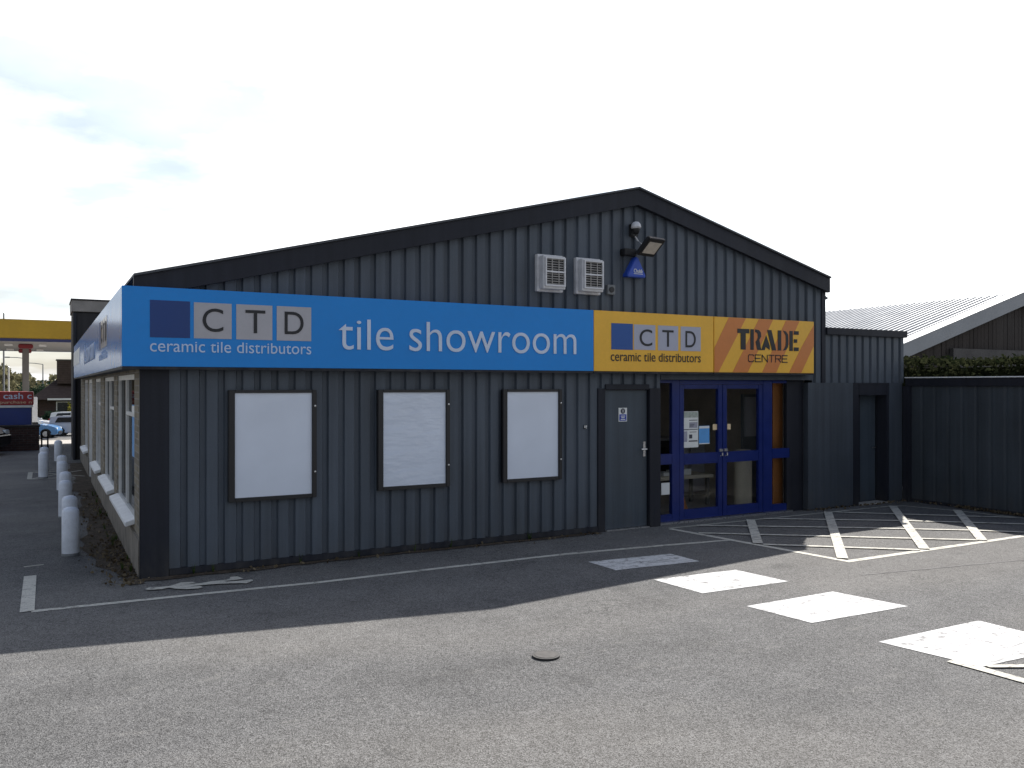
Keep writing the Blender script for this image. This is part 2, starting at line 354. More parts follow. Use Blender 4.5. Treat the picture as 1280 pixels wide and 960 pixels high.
def dup(root, loc, rz, label=None):
    c = root.copy(); COL.objects.link(c); c.location = loc; c.rotation_euler = (0, 0, rz)
    if label: c['label'] = label
    def kids(src, dst):
        for ch in [o for o in COL.objects if o.parent == src]:
            k = ch.copy(); COL.objects.link(k); k.parent = dst; kids(ch, k)
    kids(root, c)
    return c
def raw_text(body, bold=0.0):
    cu = bpy.data.curves.new('t', 'FONT'); cu.body = body; cu.extrude = 0.5; cu.resolution_u = 6; cu.offset = bold
    ob = bpy.data.objects.new('t', cu); COL.objects.link(ob)
    dg = bpy.context.evaluated_depsgraph_get(); dg.update()
    me = bpy.data.meshes.new_from_object(ob.evaluated_get(dg)); bpy.data.objects.remove(ob)
    return me
XH = max(v.co.y for v in raw_text('x').vertices)/max(v.co.y for v in raw_text('l').vertices)
def text_mesh(name, body, mat, x0, x1, z0, z1, y, parent, depth=0.004, facing='front', bold=0.0, xh=None):
    """built-in font, fitted to the measured extents of its ink; front: reads along +X facing -Y; side: reads along -Y facing -X (x0 > x1 are Y values)"""
    me = raw_text(body, bold)
    xs = [v.co.x for v in me.vertices]; ys = [v.co.y for v in me.vertices]
    ax, bx, ay, by = min(xs), max(xs), min(ys), max(ys)
    for v in me.vertices:
        u = (v.co.x-ax)/(bx-ax); w = (v.co.y-ay)/(by-ay); d = v.co.z*depth
        if xh: w = w*xh/XH if w < XH else xh + (w-XH)*(1-xh)/(1-XH)
        if facing == 'front': v.co = (x0+(x1-x0)*u, y-d, z0+(z1-z0)*w)
        else: v.co = (y-d, x0+(x1-x0)*u, z0+(z1-z0)*w)
    if parent: me.transform(pinv(parent))
    me.materials.clear(); me.materials.append(MATS[mat]); me.name = name
    o = bpy.data.objects.new(name, me); COL.objects.link(o)
    if parent: o.parent = parent
    return o
def ribbon(mb, pts, w, z):
    """flat stripe of width w along a polyline on the ground"""
    P = [Vector((p[0], p[1])) for p in pts]; L = []; Rr = []
    for i, p in enumerate(P):
        a = (p - P[i-1]).normalized() if i else None; b = (P[i+1]-p).normalized() if i < len(P)-1 else None
        d = ((a or b) + (b or a)).normalized(); n = Vector((-d.y, d.x))
        k = 1/max(0.4, n.dot(Vector((-(a or b).y, (a or b).x))))
        L.append(p + n*w/2*k); Rr.append(p - n*w/2*k)
    n = len(P); vs = [(q.x, q.y, z) for q in L] + [(q.x, q.y, z) for q in Rr]
    return mb.add(vs, [(n+i, n+i+1, i+1, i) for i in range(n-1)])
def flat(mb, pts, z): return mb.add([(p[0], p[1], z) for p in pts], [tuple(range(len(pts)))])
def profile(x0, x1, pitch, crest, slope, depth, extra=()):
    """trapezoidal sheet profile: list of (x, depth)"""
    out = []; x = x0
    while x < x1:
        for dx, d in ((0, 0), (crest, 0), (crest+slope, depth), (pitch-slope, depth)): out.append((x+dx, d))
        x += pitch
    out = [p for p in out if p[0] < x1]
    def at(q):
        k = (q-x0) % pitch
        if k <= crest: return 0
        if k < crest+slope: return depth*(k-crest)/slope
        if k <= pitch-slope: return depth
        return depth*(pitch-k)/slope
    for e in list(extra) + [x1]:
        out.append((e, at(e)))
    return sorted(set(out))

# ---------------------------------------------------------------- ground
def gz(y): return 0.0 if y < 24 else (-0.05*(y-24) if y < 56 else -1.6)
g = MB(); ys = [-400, 24, 30, 36, 42, 48, 56, 1500]
for i in range(len(ys)-1):
    g.add([(-900, ys[i], gz(ys[i])), (900, ys[i], gz(ys[i])), (900, ys[i+1], gz(ys[i+1])), (-900, ys[i+1], gz(ys[i+1]))], [(0,1,2,3)])
struct(g, 'ground', 'asphalt')
d = MB(); n = 40; A = []; B = []
for i in range(n+1):
    y = -0.25 + i*0.4; A.append((0.015, y)); B.append((-0.36 + random.uniform(-0.07, 0.07) + 0.06*math.sin(i*0.7) - (0.03 if y < 3 else 0) + (0.28-0.35*max(y, 0) if y < 0.8 else 0), y))
d.add([(p[0], p[1], 0.006) for p in A+B], [(i+1, i, n+1+i, n+2+i) for i in range(n)])
struct(d, 'dirt_strip', 'soil')
d = MB(); A = []; B = []
for i in range(31):
    x = 0.0 + i*0.2; A.append((x, 0.02)); B.append((x, -0.10 - random.uniform(0, 0.07)*(1.6 if x < 1.5 else 0.8)))
d.add([(p[0], p[1], 0.0095) for p in A+B], [(31+i, 32+i, i+1, i) for i in range(30)])
struct(d, 'dirt_strip', 'soil')
m = MB(); flat(m, [(-60, 66), (60, 66), (60, 130), (-60, 130)], -1.59); struct(m, 'verge', 'verge')
m = MB(); flat(m, [(-40, 28), (30, 28), (30, 38), (-40, 38)], 0)
m.v = [(x, y, gz(y)+0.006) for x, y, z in m.v]; m = MB()
for a, b in ((27, 30), (30, 36), (36, 42), (42, 47)):
    m.add([(-40, a, gz(a)+0.006), (30, a, gz(a)+0.006), (30, b, gz(b)+0.006), (-40, b, gz(b)+0.006)], [(0,1,2,3)])
struct(m, 'access_road', 'concrete')
# painted markings
Z1, Z2 = 0.004, 0.008
m = MB(); ribbon(m, [(-1.02, -0.93), (0.4, -1.0), (1.66, -1.09), (3.0, -1.08), (4.72, -1.10), (6.0, -1.22), (7.2, -1.38)], 0.082, Z1); struct(m, 'road_marking', 'line_white')
m = MB(); ribbon(m, [(-1.05, 0.74), (-1.055, -0.93)], 0.12, Z2); struct(m, 'road_marking', 'line_white')
m = MB(); ribbon(m, [(-1.12, 1.32), (-0.92, 1.36)], 0.05, Z1); struct(m, 'road_marking', 'line_dull')
fig = [(-0.01,-0.56),(0.03,-0.5),(0.14,-0.52),(0.22,-0.53),(0.27,-0.5),(0.36,-0.42),(0.46,-0.45),(0.49,-0.5),(0.39,-0.54),(0.52,-0.56),(0.65,-0.52),(0.77,-0.53),(0.84,-0.49),(0.86,-0.41),(0.93,-0.42),(0.97,-0.56),(0.91,-0.58),(0.82,-0.59),(0.75,-0.61),(0.94,-0.65),(1.04,-0.65),(1.04,-0.71),(0.95,-0.8),(0.89,-0.76),(0.71,-0.69),(0.59,-0.66),(0.46,-0.65),(0.4,-0.66),(0.5,-0.68),(0.52,-0.75),(0.47,-0.79),(0.35,-0.76),(0.26,-0.68),(0.21,-0.6),(0.14,-0.64),(0.02,-0.61)]
m = MB(); flat(m, fig[::-1], 0.013); struct(m, 'road_marking', 'line_white')
for q in ([(4.74,-1.62),(5.91,-1.72),(5.92,-2.24),(4.76,-2.15)], [(4.84,-2.73),(5.96,-2.79),(6.05,-3.49),(4.89,-3.44)],
          [(4.92,-4.02),(6.10,-4.03),(6.26,-4.77),(5.01,-4.72)], [(5.05,-5.37),(6.37,-5.39),(6.39,-6.22),(5.2,-6.15)]):
    m = MB(); flat(m, q[::-1], Z1); struct(m, 'crossing_block', 'block_white')
m = MB(); ribbon(m, [(5.115,-5.95),(5.14,-6.2),(5.16,-6.5),(5.2,-8.5)], 0.10, Z2); ribbon(m, [(5.22,-6.17),(5.5,-6.32),(6.6,-6.6)], 0.06, 0.012); struct(m, 'road_marking', 'line_white')
m = MB(); ribbon(m, [(7.12,-0.24),(11.9,-0.33),(12.2,-0.43),(12.45,-1.2),(12.62,-2.2),(12.66,-3.1)], 0.07, Z1)
struct(m, 'hatched_box', 'line_dull')
m = MB(); ribbon(m, [(7.10,-0.28),(7.47,-3.1),(11.04,-3.14),(12.7,-3.17)], 0.10, Z1); struct(m, 'hatched_box', 'line_white')
m = MB()
for a, b in (((8.70,-0.28),(7.34,-1.78)), ((10.42,-0.3),(7.52,-2.98)), ((11.95,-0.38),(8.92,-3.09)), ((12.47,-1.22),(10.15,-3.09))): ribbon(m, [a, b], 0.13, 0.016)
struct(m, 'hatched_box', 'line_white')
m = MB()
for pts in ([(7.36,-1.85),(8.83,-3.09)], [(7.2,-0.78),(10.22,-3.1)], [(7.62,-0.27),(9.43,-1.5),(10.84,-2.55),(11.4,-3.09)], [(8.97,-0.29),(10.73,-1.5),(12.5,-2.98)], [(10.5,-0.36),(11.94,-1.63),(12.55,-2.15)]): ribbon(m, pts, 0.085, 0.012)
struct(m, 'hatched_box', 'line_white')
m = MB(); ribbon(m, [(-1.2,11.8),(-0.05,11.8),(-0.05,13.5),(-1.2,13.5),(-1.2,11.8)], 0.10, Z1); ribbon(m, [(-1.15,11.85),(-0.1,13.45)], 0.07, Z2); ribbon(m, [(-1.15,13.45),(-0.1,11.85)], 0.07, 0.012); struct(m, 'hatched_box', 'line_dull')
m = MB(); ribbon(m, [(7.0,-3.66),(9.4,-4.07),(13,-4.7)], 0.035, 0.003); struct(m, 'tar_seam', 'seam_grey')

# ---------------------------------------------------------------- main building
APX, APZ, LX, LZ, RX, RZ = 6.66, 4.97, -0.08, 3.27, 10.71, 3.912
def roofz(x): return LZ + (APZ-LZ)*(x-LX)/(APX-LX) if x < APX else APZ + (RZ-APZ)*(x-APX)/(RX-APX)
bld = thing('showroom_building', (5.3, 0, 0), 'dark grey ribbed metal showroom with shallow gable, blue entrance doors and brick side', 'building')
wm = MB()
pf = profile(0.28, 10.62, 0.2, 0.118, 0.014, 0.036, (APX, 6.00, 6.001, 7.14, 7.141, 7.151, 10.39, 10.391))
def zbot(x): return 2.06 if 6.0005 < x < 7.1405 else (2.2 if 7.1405 < x < 10.3905 else (2.15 if x > 10.39 else 0.0))
for (xa, da), (xb, db) in zip(pf, pf[1:]):
    zb = zbot((xa+xb)/2)
    wm.add([(xa, da, zb), (xb, db, zb), (xb, db, roofz(xb)-0.1), (xa, da, roofz(xa)-0.1)], [(0,1,2,3)])
wm.build('front_wall', 'cladding', bld)
box('corner_trim', 'trim_dark', (-0.012, 0.285, -0.022, 0.06, 0, 2.9), bld, 0.006)
box('corner_trim', 'trim_dark', (10.60, 10.70, -0.02, 0.06, 2.15, 3.8), bld, 0.006)
box('base_trim', 'trim_dark', (0.287, 6.0, -0.025, 0.05, 0.012, 0.085), bld, 0.005)
for xa, xb in ((LX, APX), (APX, RX)):
    za, zb = (LZ, APZ) if xa == LX else (APZ, RZ)
    m = MB().prism([(xa, -0.10, za-0.235), (xb, -0.10, zb-0.235), (xb, -0.10, zb), (xa, -0.10, za)], (0, 0.07, 0)); m.build('barge_board', 'trim_dark', bld)
m = MB()
for xa, xb in ((LX, APX), (APX, RX)):
    za, zb = (LZ, APZ) if xa == LX else (APZ, RZ)
    m.prism([(xa, -0.13, za+0.002), (xb, -0.13, zb+0.002), (xb, -0.13, zb+0.028), (xa, -0.13, za+0.028)], (0, 17.3, 0))
m.build('roof', 'roof_sheet', bld)
m = MB().prism([(10.715, 0.0, 3.72), (10.78, 0.0, 3.74), (10.78, 0.0, 3.84), (10.715, 0.0, 3.84)], (0, 16, 0)); m.build('gutter', 'trim_dark', bld)
m = MB().tube([(10.70, 0.02, 3.62), (10.74, 0.02, 3.60), (10.77, 0.02, 3.59)], 0.025); m.build('downpipe_stub', 'grey_plastic', bld)
# right-hand side wall above the annexe
box('end_wall', 'cladding', (10.60, 10.68, 0.07, 16.9, 0, 3.75), bld)
# brick side with window bays
bays = [(0.75, 3.38), (4.0, 6.4), (7.4, 9.4), (12.6, 14.6)]
m = MB(); y = 0.062
for a, b in bays[:3] + [(10.5, 11.8)] + bays[3:]:
    m.box(0.0, 0.22, y, a, 0.42, 3.15); y = b
    z0 = 0.42
    if a == 10.5: m.box(0.0, 0.22, a, b, 2.24, 3.15)
    else: m.box(0.0, 0.22, a, b, 0.42, 0.5); m.box(0.0, 0.22, a, b, 2.24, 3.15)
m.box(0.0, 0.22, y, 16.9, 0.42, 3.15)
m.build('side_wall', 'brick_buff', bld)
m = MB(); m.box(-0.02, 0.22, 0.062, 10.5, 0, 0.42); m.box(-0.02, 0.22, 11.8, 16.9, 0, 0.42); m.build('plinth', 'render_grey', bld, 0.01)
for i, (a, b) in enumerate(bays):
    f = MB(); t = 0.065; mid = a + (b-a)*0.54
    f.box(0.02, 0.10, a, a+t, 0.502, 2.238); f.box(0.02, 0.10, b-t, b, 0.502, 2.238)
    f.box(0.022, 0.098, a+t, b-t, 0.502, 0.502+t); f.box(0.022, 0.098, a+t, b-t, 2.238-t, 2.238)
    f.box(0.021, 0.099, mid-0.035, mid+0.035, 0.502+t, 2.238-t)
    f.box(0.024, 0.096, a+t, mid-0.035, 1.72, 1.77)
    w = f.build('window', 'upvc', bld, 0.004)
    MB().box(0.055, 0.062, a+t, b-t, 0.502+t, 2.238-t).build('pane', 'window_glass', w)
    MB().prism([(0.018, a-0.03, 0.499), (0.018, a-0.03, 0.56), (-0.10, a-0.03, 0.52), (-0.10, a-0.03, 0.468)], (0, b-a+0.06, 0)).build('sill', 'sill_white', w, 0.006)
dr = MB().box(0.06, 0.10, 10.58, 11.72, 0.03, 2.16).build('side_door', 'upvc', bld)
f = MB(); f.box(0.0, 0.13, 10.5, 10.58, 0, 2.238); f.box(0.0, 0.13, 11.72, 11.8, 0, 2.238); f.box(0.002, 0.128, 10.58, 11.72, 2.16, 2.236); f.build('frame', 'upvc', dr)
MB().box(0.05, 0.058, 10.72, 11.58, 0.3, 2.0).build('pane', 'car_glass', dr)
# interior: floor, ceiling, partitions (seen through the glass)
m = MB(); m.box(0.23, 10.55, 0.26, 16.5, 0.001, 0.02); m.build('interior_floor', 'interior_floor', bld)
m = MB(); m.box(0.23, 10.55, 0.08, 16.5, 2.62, 2.66); m.build('ceiling', 'interior_wall', bld)
MB().box(4.2, 10.55, 8.0, 8.1, 0.021, 2.619).build('interior_wall', 'interior_wall', bld)
MB().box(0.3, 5.95, 0.10, 0.16, 0.021, 2.619).build('interior_lining', 'interior_wall', bld)
MB().box(10.48, 10.545, 0.30, 7.99, 0.021, 2.619).build('interior_lining', 'interior_wall', bld)
MB().box(9.79, 10.02, 0.30, 0.36, 0.021, 2.3).build('accent_panel', 'interior_orange', bld)
MB().box(8.0, 10.5, 7.9, 7.99, 1.6, 2.58).build('accent_wall', 'interior_orange', bld)
# personnel door
fr = MB(); fr.box(6.0, 6.13, -0.02, 0.10, 0, 2.06); fr.box(6.93, 7.14, -0.02, 0.10, 0, 2.06); fr.box(6.13, 6.93, -0.018, 0.10, 2.04, 2.12)
fo = fr.build('door_frame', 'trim_dark', bld, 0.006)
dl = box('door', 'door_grey', (6.14, 6.92, 0.035, 0.08, 0.02, 2.035), bld, 0.005)
m = MB(); m.box(6.845, 6.885, 0.025, 0.034, 1.05, 1.27); m.tube([(6.865, 0.03, 1.16), (6.865, -0.03, 1.16), (6.77, -0.03, 1.16)], 0.011); m.build('handle', 'metal', dl)
MB().box(6.14, 6.92, -0.03, 0.06, 0.002, 0.018).build('threshold', 'metal', dl)
# header over the entrance, dark side panel, smooth panel right of it
box('header', 'flat_panel', (7.142, 10.388, -0.012, 0.10, 2.19, 2.30), bld, 0.004)
box('entrance_side_panel', 'trim_dark', (9.97, 10.28, 0.10, 0.16, 0, 2.188), bld)
box('wall_panel', 'flat_panel', (10.28, 11.40, -0.008, 0.10, 0.012, 2.15), bld, 0.004)
# blue glazed entrance
Y0, Y1 = 0.10, 0.17
ef = MB()
for a, b in ((7.455, 7.60), (9.36, 9.565)): ef.box(a, b, Y0, Y1, 0.03, 2.188)
for a, b in ((7.22, 7.455), (9.565, 9.90)):
    ef.box(a, b, Y0+0.002, Y1-0.002, 2.14, 2.188); ef.box(a, b, Y0+0.002, Y1-0.002, 0.03, 0.14); ef.box(a-0.068 if a < 8 else a, b if a < 8 else b+0.068, Y0+0.002, Y1-0.002, 0.90, 1.06)
ef.box(7.60, 9.36, Y0+0.002, Y1-0.002, 2.12, 2.188)
eo = ef.build('entrance_frame', 'blue_frame', bld, 0.004)
for a, b in ((7.22, 7.455), (9.565, 9.90)):
    for z0, z1 in ((0.14, 0.90), (1.06, 2.14)): MB().box(a, b, 0.133, 0.139, z0, z1).build('sidelight_pane', 'door_glass', eo)
for a, b in ((7.15, 7.219), (9.901, 9.969)):
    for z0, z1 in ((0.03, 0.899), (1.061, 2.188)): MB().box(a, b, Y0, Y1, z0, z1).build('outer_jamb', 'trim_dark', eo)
MB().box(7.15, 9.97, 0.03, 0.26, 0.001, 0.028).build('threshold', 'metal', eo)
for a, b, hx in ((7.605, 8.478, 8.44), (8.486, 9.355, 8.54)):
    e = MB(); e.box(a, a+0.09, Y0+0.004, Y1-0.004, 0.035, 2.117); e.box(b-0.09, b, Y0+0.004, Y1-0.004, 0.035, 2.117)
    for z0, z1 in ((0.035, 0.19), (0.88, 1.05), (2.05, 2.117)): e.box(a+0.09, b-0.09, Y0+0.006, Y1-0.006, z0, z1)
    ed = e.build('entrance_door', 'blue_frame', bld, 0.004)
    for z0, z1 in ((0.19, 0.88), (1.05, 2.05)): MB().box(a+0.09, b-0.09, 0.133, 0.139, z0, z1).build('pane', 'door_glass', ed)
    m = MB(); m.box(hx-0.035, hx+0.035, 0.085, 0.104, 1.06, 1.10); m.tube([(hx, 0.10, 0.99), (hx, 0.06, 1.0), (hx, 0.06, 1.04)], 0.012); m.build('handle', 'metal', ed)

# annexe with flat roof
ann = thing('flat_roofed_annexe', (11.8, 2, 0), 'low flat roofed dark metal annexe with recessed door, right of the entrance', 'building')
am = MB(); pf = profile(10.705, 12.78, 0.2, 0.125, 0.012, 0.032)
for (xa, da), (xb, db) in zip(pf, pf[1:]): am.add([(xa, da+0.01, 2.15), (xb, db+0.01, 2.15), (xb, db+0.01, 3.0), (xa, da+0.01, 3.0)], [(0,1,2,3)])
am.build('upper_wall', 'cladding', ann)
m = MB(); m.box(10.705, 12.82, -0.045, 0.10, 2.97, 3.09); m.build('roof_edge', 'trim_dark', ann, 0.006)
MB().box(10.705, 12.80, 0.101, 5.0, 2.98, 3.06).build('roof', 'roof_sheet', ann)
MB().box(12.72, 12.80, 0.05, 5.0, 0, 2.97).build('side_wall', 'cladding', ann)
MB().box(12.36, 12.72, -0.008, 0.10, 0.012, 2.15).build('wall_panel', 'flat_panel', ann, 0.004)
m = MB(); m.box(11.402, 11.56, -0.002, 0.30, 0, 2.12); m.box(11.56, 11.87, 0.22, 0.30, 0, 1.93); m.box(12.30, 12.358, -0.002, 0.219, 0, 2.12); m.box(11.56, 12.30, -0.001, 0.215, 1.93, 2.12); m.build('door_recess', 'trim_dark', ann, 0.004)
ad = MB().box(11.872, 12.298, 0.24, 0.29, 0.02, 1.925).build('door', 'door_grey', ann)
MB().box(11.40, 12.36, -0.004, 0.30, 2.122, 2.149).build('lintel', 'trim_dark', ann)
MB().tube([(12.25, 0.235, 0.98), (12.25, 0.2, 0.98), (12.17, 0.2, 0.98)], 0.01).build('handle', 'metal', ad)
MB().box(11.57, 12.3, -0.03, 0.2, 0.001, 0.02).build('threshold', 'concrete', ad)

# rear block
rb = thing('rear_block', (4, 21, 0), 'taller dark flat roofed block with pale grey parapet band, behind the blue side sign', 'building')
MB().box(-0.20, 10.5, 16.95, 18.6, 0, 4.18).build('wall', 'rear_dark', rb)
MB().box(0.7, 10.5, 18.61, 26.3, 0, 4.6).build('rear_wing', 'rear_dark', rb)
MB().box(-0.23, 10.6, 16.88, 18.7, 4.20, 4.52).build('parapet', 'band_grey', rb, 0.01)
MB().box(-0.25, 10.62, 16.86, 18.72, 4.522, 4.56).build('coping', 'rear_dark', rb)
MB().tube([(-0.15, 16.90, 0), (-0.15, 16.90, 4.15)], 0.04).build('downpipe', 'trim_dark', rb)

# ---------------------------------------------------------------- signs
ZT, ZB, YF = 3.16, 2.305, -0.16
s1 = thing('shop_sign', (2.8, -0.1, 2.3), 'long blue fascia sign reading tile showroom with logo squares, over the front', 'sign')
MB().box(-0.20, 5.828, YF, -0.036, ZB, ZT).build('panel', 'sign_blue', s1, 0.004)
MB().box(-0.195, 5.826, YF+0.01, -0.038, ZB-0.03, ZB-0.001).build('bottom_trim', 'trim_dark', s1)
MB().box(0.075, 0.48, YF-0.004, YF-0.0005, 2.62, 3.02).build('logo_square', 'logo_blue', s1)
for (a, b), ch, (c0, c1) in zip(((0.52, 0.92), (0.97, 1.37), (1.42, 1.82)), 'CTD', ((0.61, 0.83), (1.07, 1.29), (1.51, 1.73))):
    t = MB().box(a, b, YF-0.004, YF-0.0005, 2.62, 3.015).build('logo_tile', 'logo_grey', s1)
    text_mesh('letter', ch, 'letter_dark', c0, c1, 2.695, 2.955, YF-0.007, t)
text_mesh('caption', 'ceramic tile distributors', 'letter_caption', 0.075, 1.82, 2.465, 2.585, YF-0.004, s1, xh=0.74)
text_mesh('lettering', 'tile showroom', 'letter_pale', 2.15, 5.53, 2.53, 2.90, YF-0.006, s1, 0.010, bold=-0.006, xh=0.74)
s2 = thing('shop_sign', (-0.15, 8, 2.3), 'blue side fascia sign receding above the brick wall and windows, pale with sky glare', 'sign')
MB().box(-0.20, -0.06, -0.034, 16.0, ZB, ZT).build('panel', 'sign_blue', s2, 0.004)
MB().box(-0.195, -0.062, -0.03, 15.99, ZB-0.03, ZB-0.001).build('bottom_trim', 'trim_dark', s2)
MB().box(-0.204, -0.2005, 3.55, 3.95, 2.62, 3.02).build('logo_square', 'logo_blue', s2)
for (a, b), ch in zip(((3.1, 3.5), (2.65, 3.05), (2.2, 2.6)), 'CTD'):
    t = MB().box(-0.204, -0.2005, a, b, 2.62, 3.015).build('logo_tile', 'logo_grey', s2)
    text_mesh('letter', ch, 'letter_dark', b-0.09, a+0.09, 2.695, 2.955, -0.207, t, facing='side')
text_mesh('caption', 'ceramic tile distributors', 'letter_caption', 3.95, 2.2, 2.465, 2.585, -0.204, s2, facing='side')
text_mesh('lettering', 'tile showroom', 'letter_pale', 9.3, 5.2, 2.53, 2.90, -0.206, s2, 0.010, facing='side', bold=-0.006, xh=0.74)
MB().box(-0.208, -0.2005, 11.6, 15.98, 2.62, 2.98).build('white_panel', 'sill_white', s2)
s3 = thing('shop_sign', (6.95, -0.1, 2.3), 'yellow fascia sign with blue square and grey logo squares above grey door', 'sign')
MB().box(5.832, 8.050, YF, -0.036, ZB, ZT).build('panel', 'sign_yellow', s3, 0.004)
MB().box(5.834, 8.048, YF+0.01, -0.038, ZB-0.03, ZB-0.001).build('bottom_trim', 'trim_dark', s3)
MB().box(6.13, 6.51, YF-0.004, YF-0.0005, 2.615, 2.99).build('logo_square', 'logo_blue_bright', s3)
for (a, b), ch, (c0, c1) in zip(((6.53, 6.92), (6.97, 7.35), (7.40, 7.79)), 'CTD', ((6.63, 6.86), (7.05, 7.26), (7.49, 7.69))):
    t = MB().box(a, b, YF-0.004, YF-0.0005, 2.62, 2.985).build('logo_tile', 'logo_lilac', s3)
    text_mesh('letter', ch, 'letter_dark', c0, c1, 2.675, 2.92, YF-0.007, t)
text_mesh('caption', 'ceramic tile distributors', 'letter_dark', 6.12, 7.79, 2.45, 2.575, YF-0.004, s3, xh=0.74)
s4 = thing('shop_sign', (9.15, -0.1, 2.3), 'orange and yellow striped fascia sign reading TRADE CENTRE above blue doors', 'sign')
MB().box(8.062, 10.25, YF, -0.036, ZB, ZT).build('panel', 'sign_yellow', s4, 0.004)
MB().box(8.064, 10.248, YF+0.01, -0.038, ZB-0.03, ZB-0.001).build('bottom_trim', 'trim_dark', s4)
m = MB(); zt, zb, yy = ZT-0.004, ZB+0.004, YF-0.003
for q in ([(8.36, zt), (8.72, zt), (8.15, zb), (8.066, zb), (8.066, 2.68)], [(9.00, zt), (9.31, zt), (8.76, zb), (8.44, zb)], [(9.60, zt), (9.91, zt), (9.38, zb), (9.07, zb)], [(10.245, 3.10), (10.245, 2.76), (9.95, zb), (9.67, zb), (9.97, 2.75)]):
    m.prism([(x, yy, z) for x, z in q], (0, 0.0028, 0))
m.build('stripes', 'sign_orange', s4)
m = MB()
def stn(poly):
    m.prism([(8.535 + (u-355)/655*1.355, YF-0.0075, 2.665 + v*0.325) for u, v in poly], (0, 0.004, 0))
stn([(355,1),(478,1),(478,0.79),(441,0.79),(441,0),(390,0),(390,0.79),(355,0.79)])
stn([(489,0),(489,1),(524,1),(524,0)])
stn([(538,1),(578,0.97),(598,0.86),(601,0.66),(582,0.5),(603,0),(560,0),(543,0.4),(556,0.48),(566,0.6),(564,0.78),(552,0.85),(538,0.86)])
stn([(655,0.74),(692,0.22),(692,0.02),(648,0.16),(640,0),(603,0)])
stn([(664,1),(710,1),(762,0),(716,0)])
stn([(779,0),(779,1),(816,1),(816,0)])
stn([(833,1),(866,0.97),(890,0.82),(895,0.5),(890,0.18),(866,0.03),(833,0),(850,0.12),(864,0.25),(866,0.5),(864,0.75),(850,0.88)])
stn([(906,0),(906,1),(943,1),(943,0)])
for v0, v1, u1 in ((0.82,1,1009),(0.41,0.59,992),(0,0.18,1009)): stn([(955,v0),(955,v1),(u1,v1),(u1,v0)])
m.build('lettering', 'letter_dark', s4)
m = MB()
def stroke(pts, x0, wd):
    for (a, b), (c, e) in zip(pts, pts[1:]):
        p = Vector((x0+a*wd, 2.478+b*0.108)); q = Vector((x0+c*wd, 2.478+e*0.108)); dd = (q-p).normalized(); nn = Vector((-dd.y, dd.x))*0.0075; p = p-dd*0.006; q = q+dd*0.006
        m.prism([(k.x, YF-0.0075, k.y) for k in (p+nn, q+nn, q-nn, p-nn)], (0, 0.004, 0))
for i, ch in enumerate('CENTRE'):
    x0 = 8.77 + i*0.148
    for st in {'C': [[(1,0.85),(0.85,1),(0.15,1),(0,0.85),(0,0.15),(0.15,0),(0.85,0),(1,0.15)]], 'E': [[(1,1),(0,1),(0,0),(1,0)],[(0,0.5),(0.9,0.5)]], 'N': [[(0,0),(0,1),(1,0),(1,1)]],
               'T': [[(0,1),(1,1)],[(0.5,1),(0.5,0)]], 'R': [[(0,0),(0,1),(0.9,1),(1,0.85),(1,0.6),(0.9,0.48),(0,0.48)],[(0.5,0.48),(1,0)]]}[ch]: stroke(st, x0, 0.115)
m.build('lettering', 'letter_dark', s4)

# ---------------------------------------------------------------- poster cabinets on the wall
for x0, x1, z0, mat, lab in ((0.905, 1.915, 0.775, 'cabinet_flat', 'empty wall poster cabinet nearest the brick corner, plain pale panel in black frame'),
                             (2.68, 3.655, 0.80, 'cabinet_ripple', 'empty wall poster cabinet in the middle, its panel crossed by rippled sky reflections'),
                             (4.43, 5.365, 0.80, 'cabinet_flat', 'empty wall poster cabinet beside the grey door, plain pale panel in black frame')):
    c = thing('poster_cabinet', ((x0+x1)/2, 0, z0), lab, 'poster cabinet', 'poster cabinets on the front wall')
    f = MB(); z1 = 2.05; t = 0.055
    f.box(x0, x0+t+0.015, -0.07, -0.001, z0, z1); f.box(x1-t, x1, -0.07, -0.001, z0, z1); f.box(x0+t+0.015, x1-t, -0.068, -0.001, z0, z0+t-0.01); f.box(x0+t+0.015, x1-t, -0.068, -0.001, z1-t+0.02, z1)
    f.build('frame', 'black_frame', c, 0.006)
    MB().box(x0+t+0.015, x1-t, -0.045, -0.02, z0+t-0.01, z1-t+0.02).build('panel', mat, c)
    for zz in (1.86, 1.08):
        MB().lathe([(0.012, 0), (0.012, 0.006), (0.004, 0.008)], 10, M=Matrix.Translation((x1-0.022, -0.07, zz)) @ Matrix.Rotation(R(90), 4, 'X')).build('lock', 'metal', c)

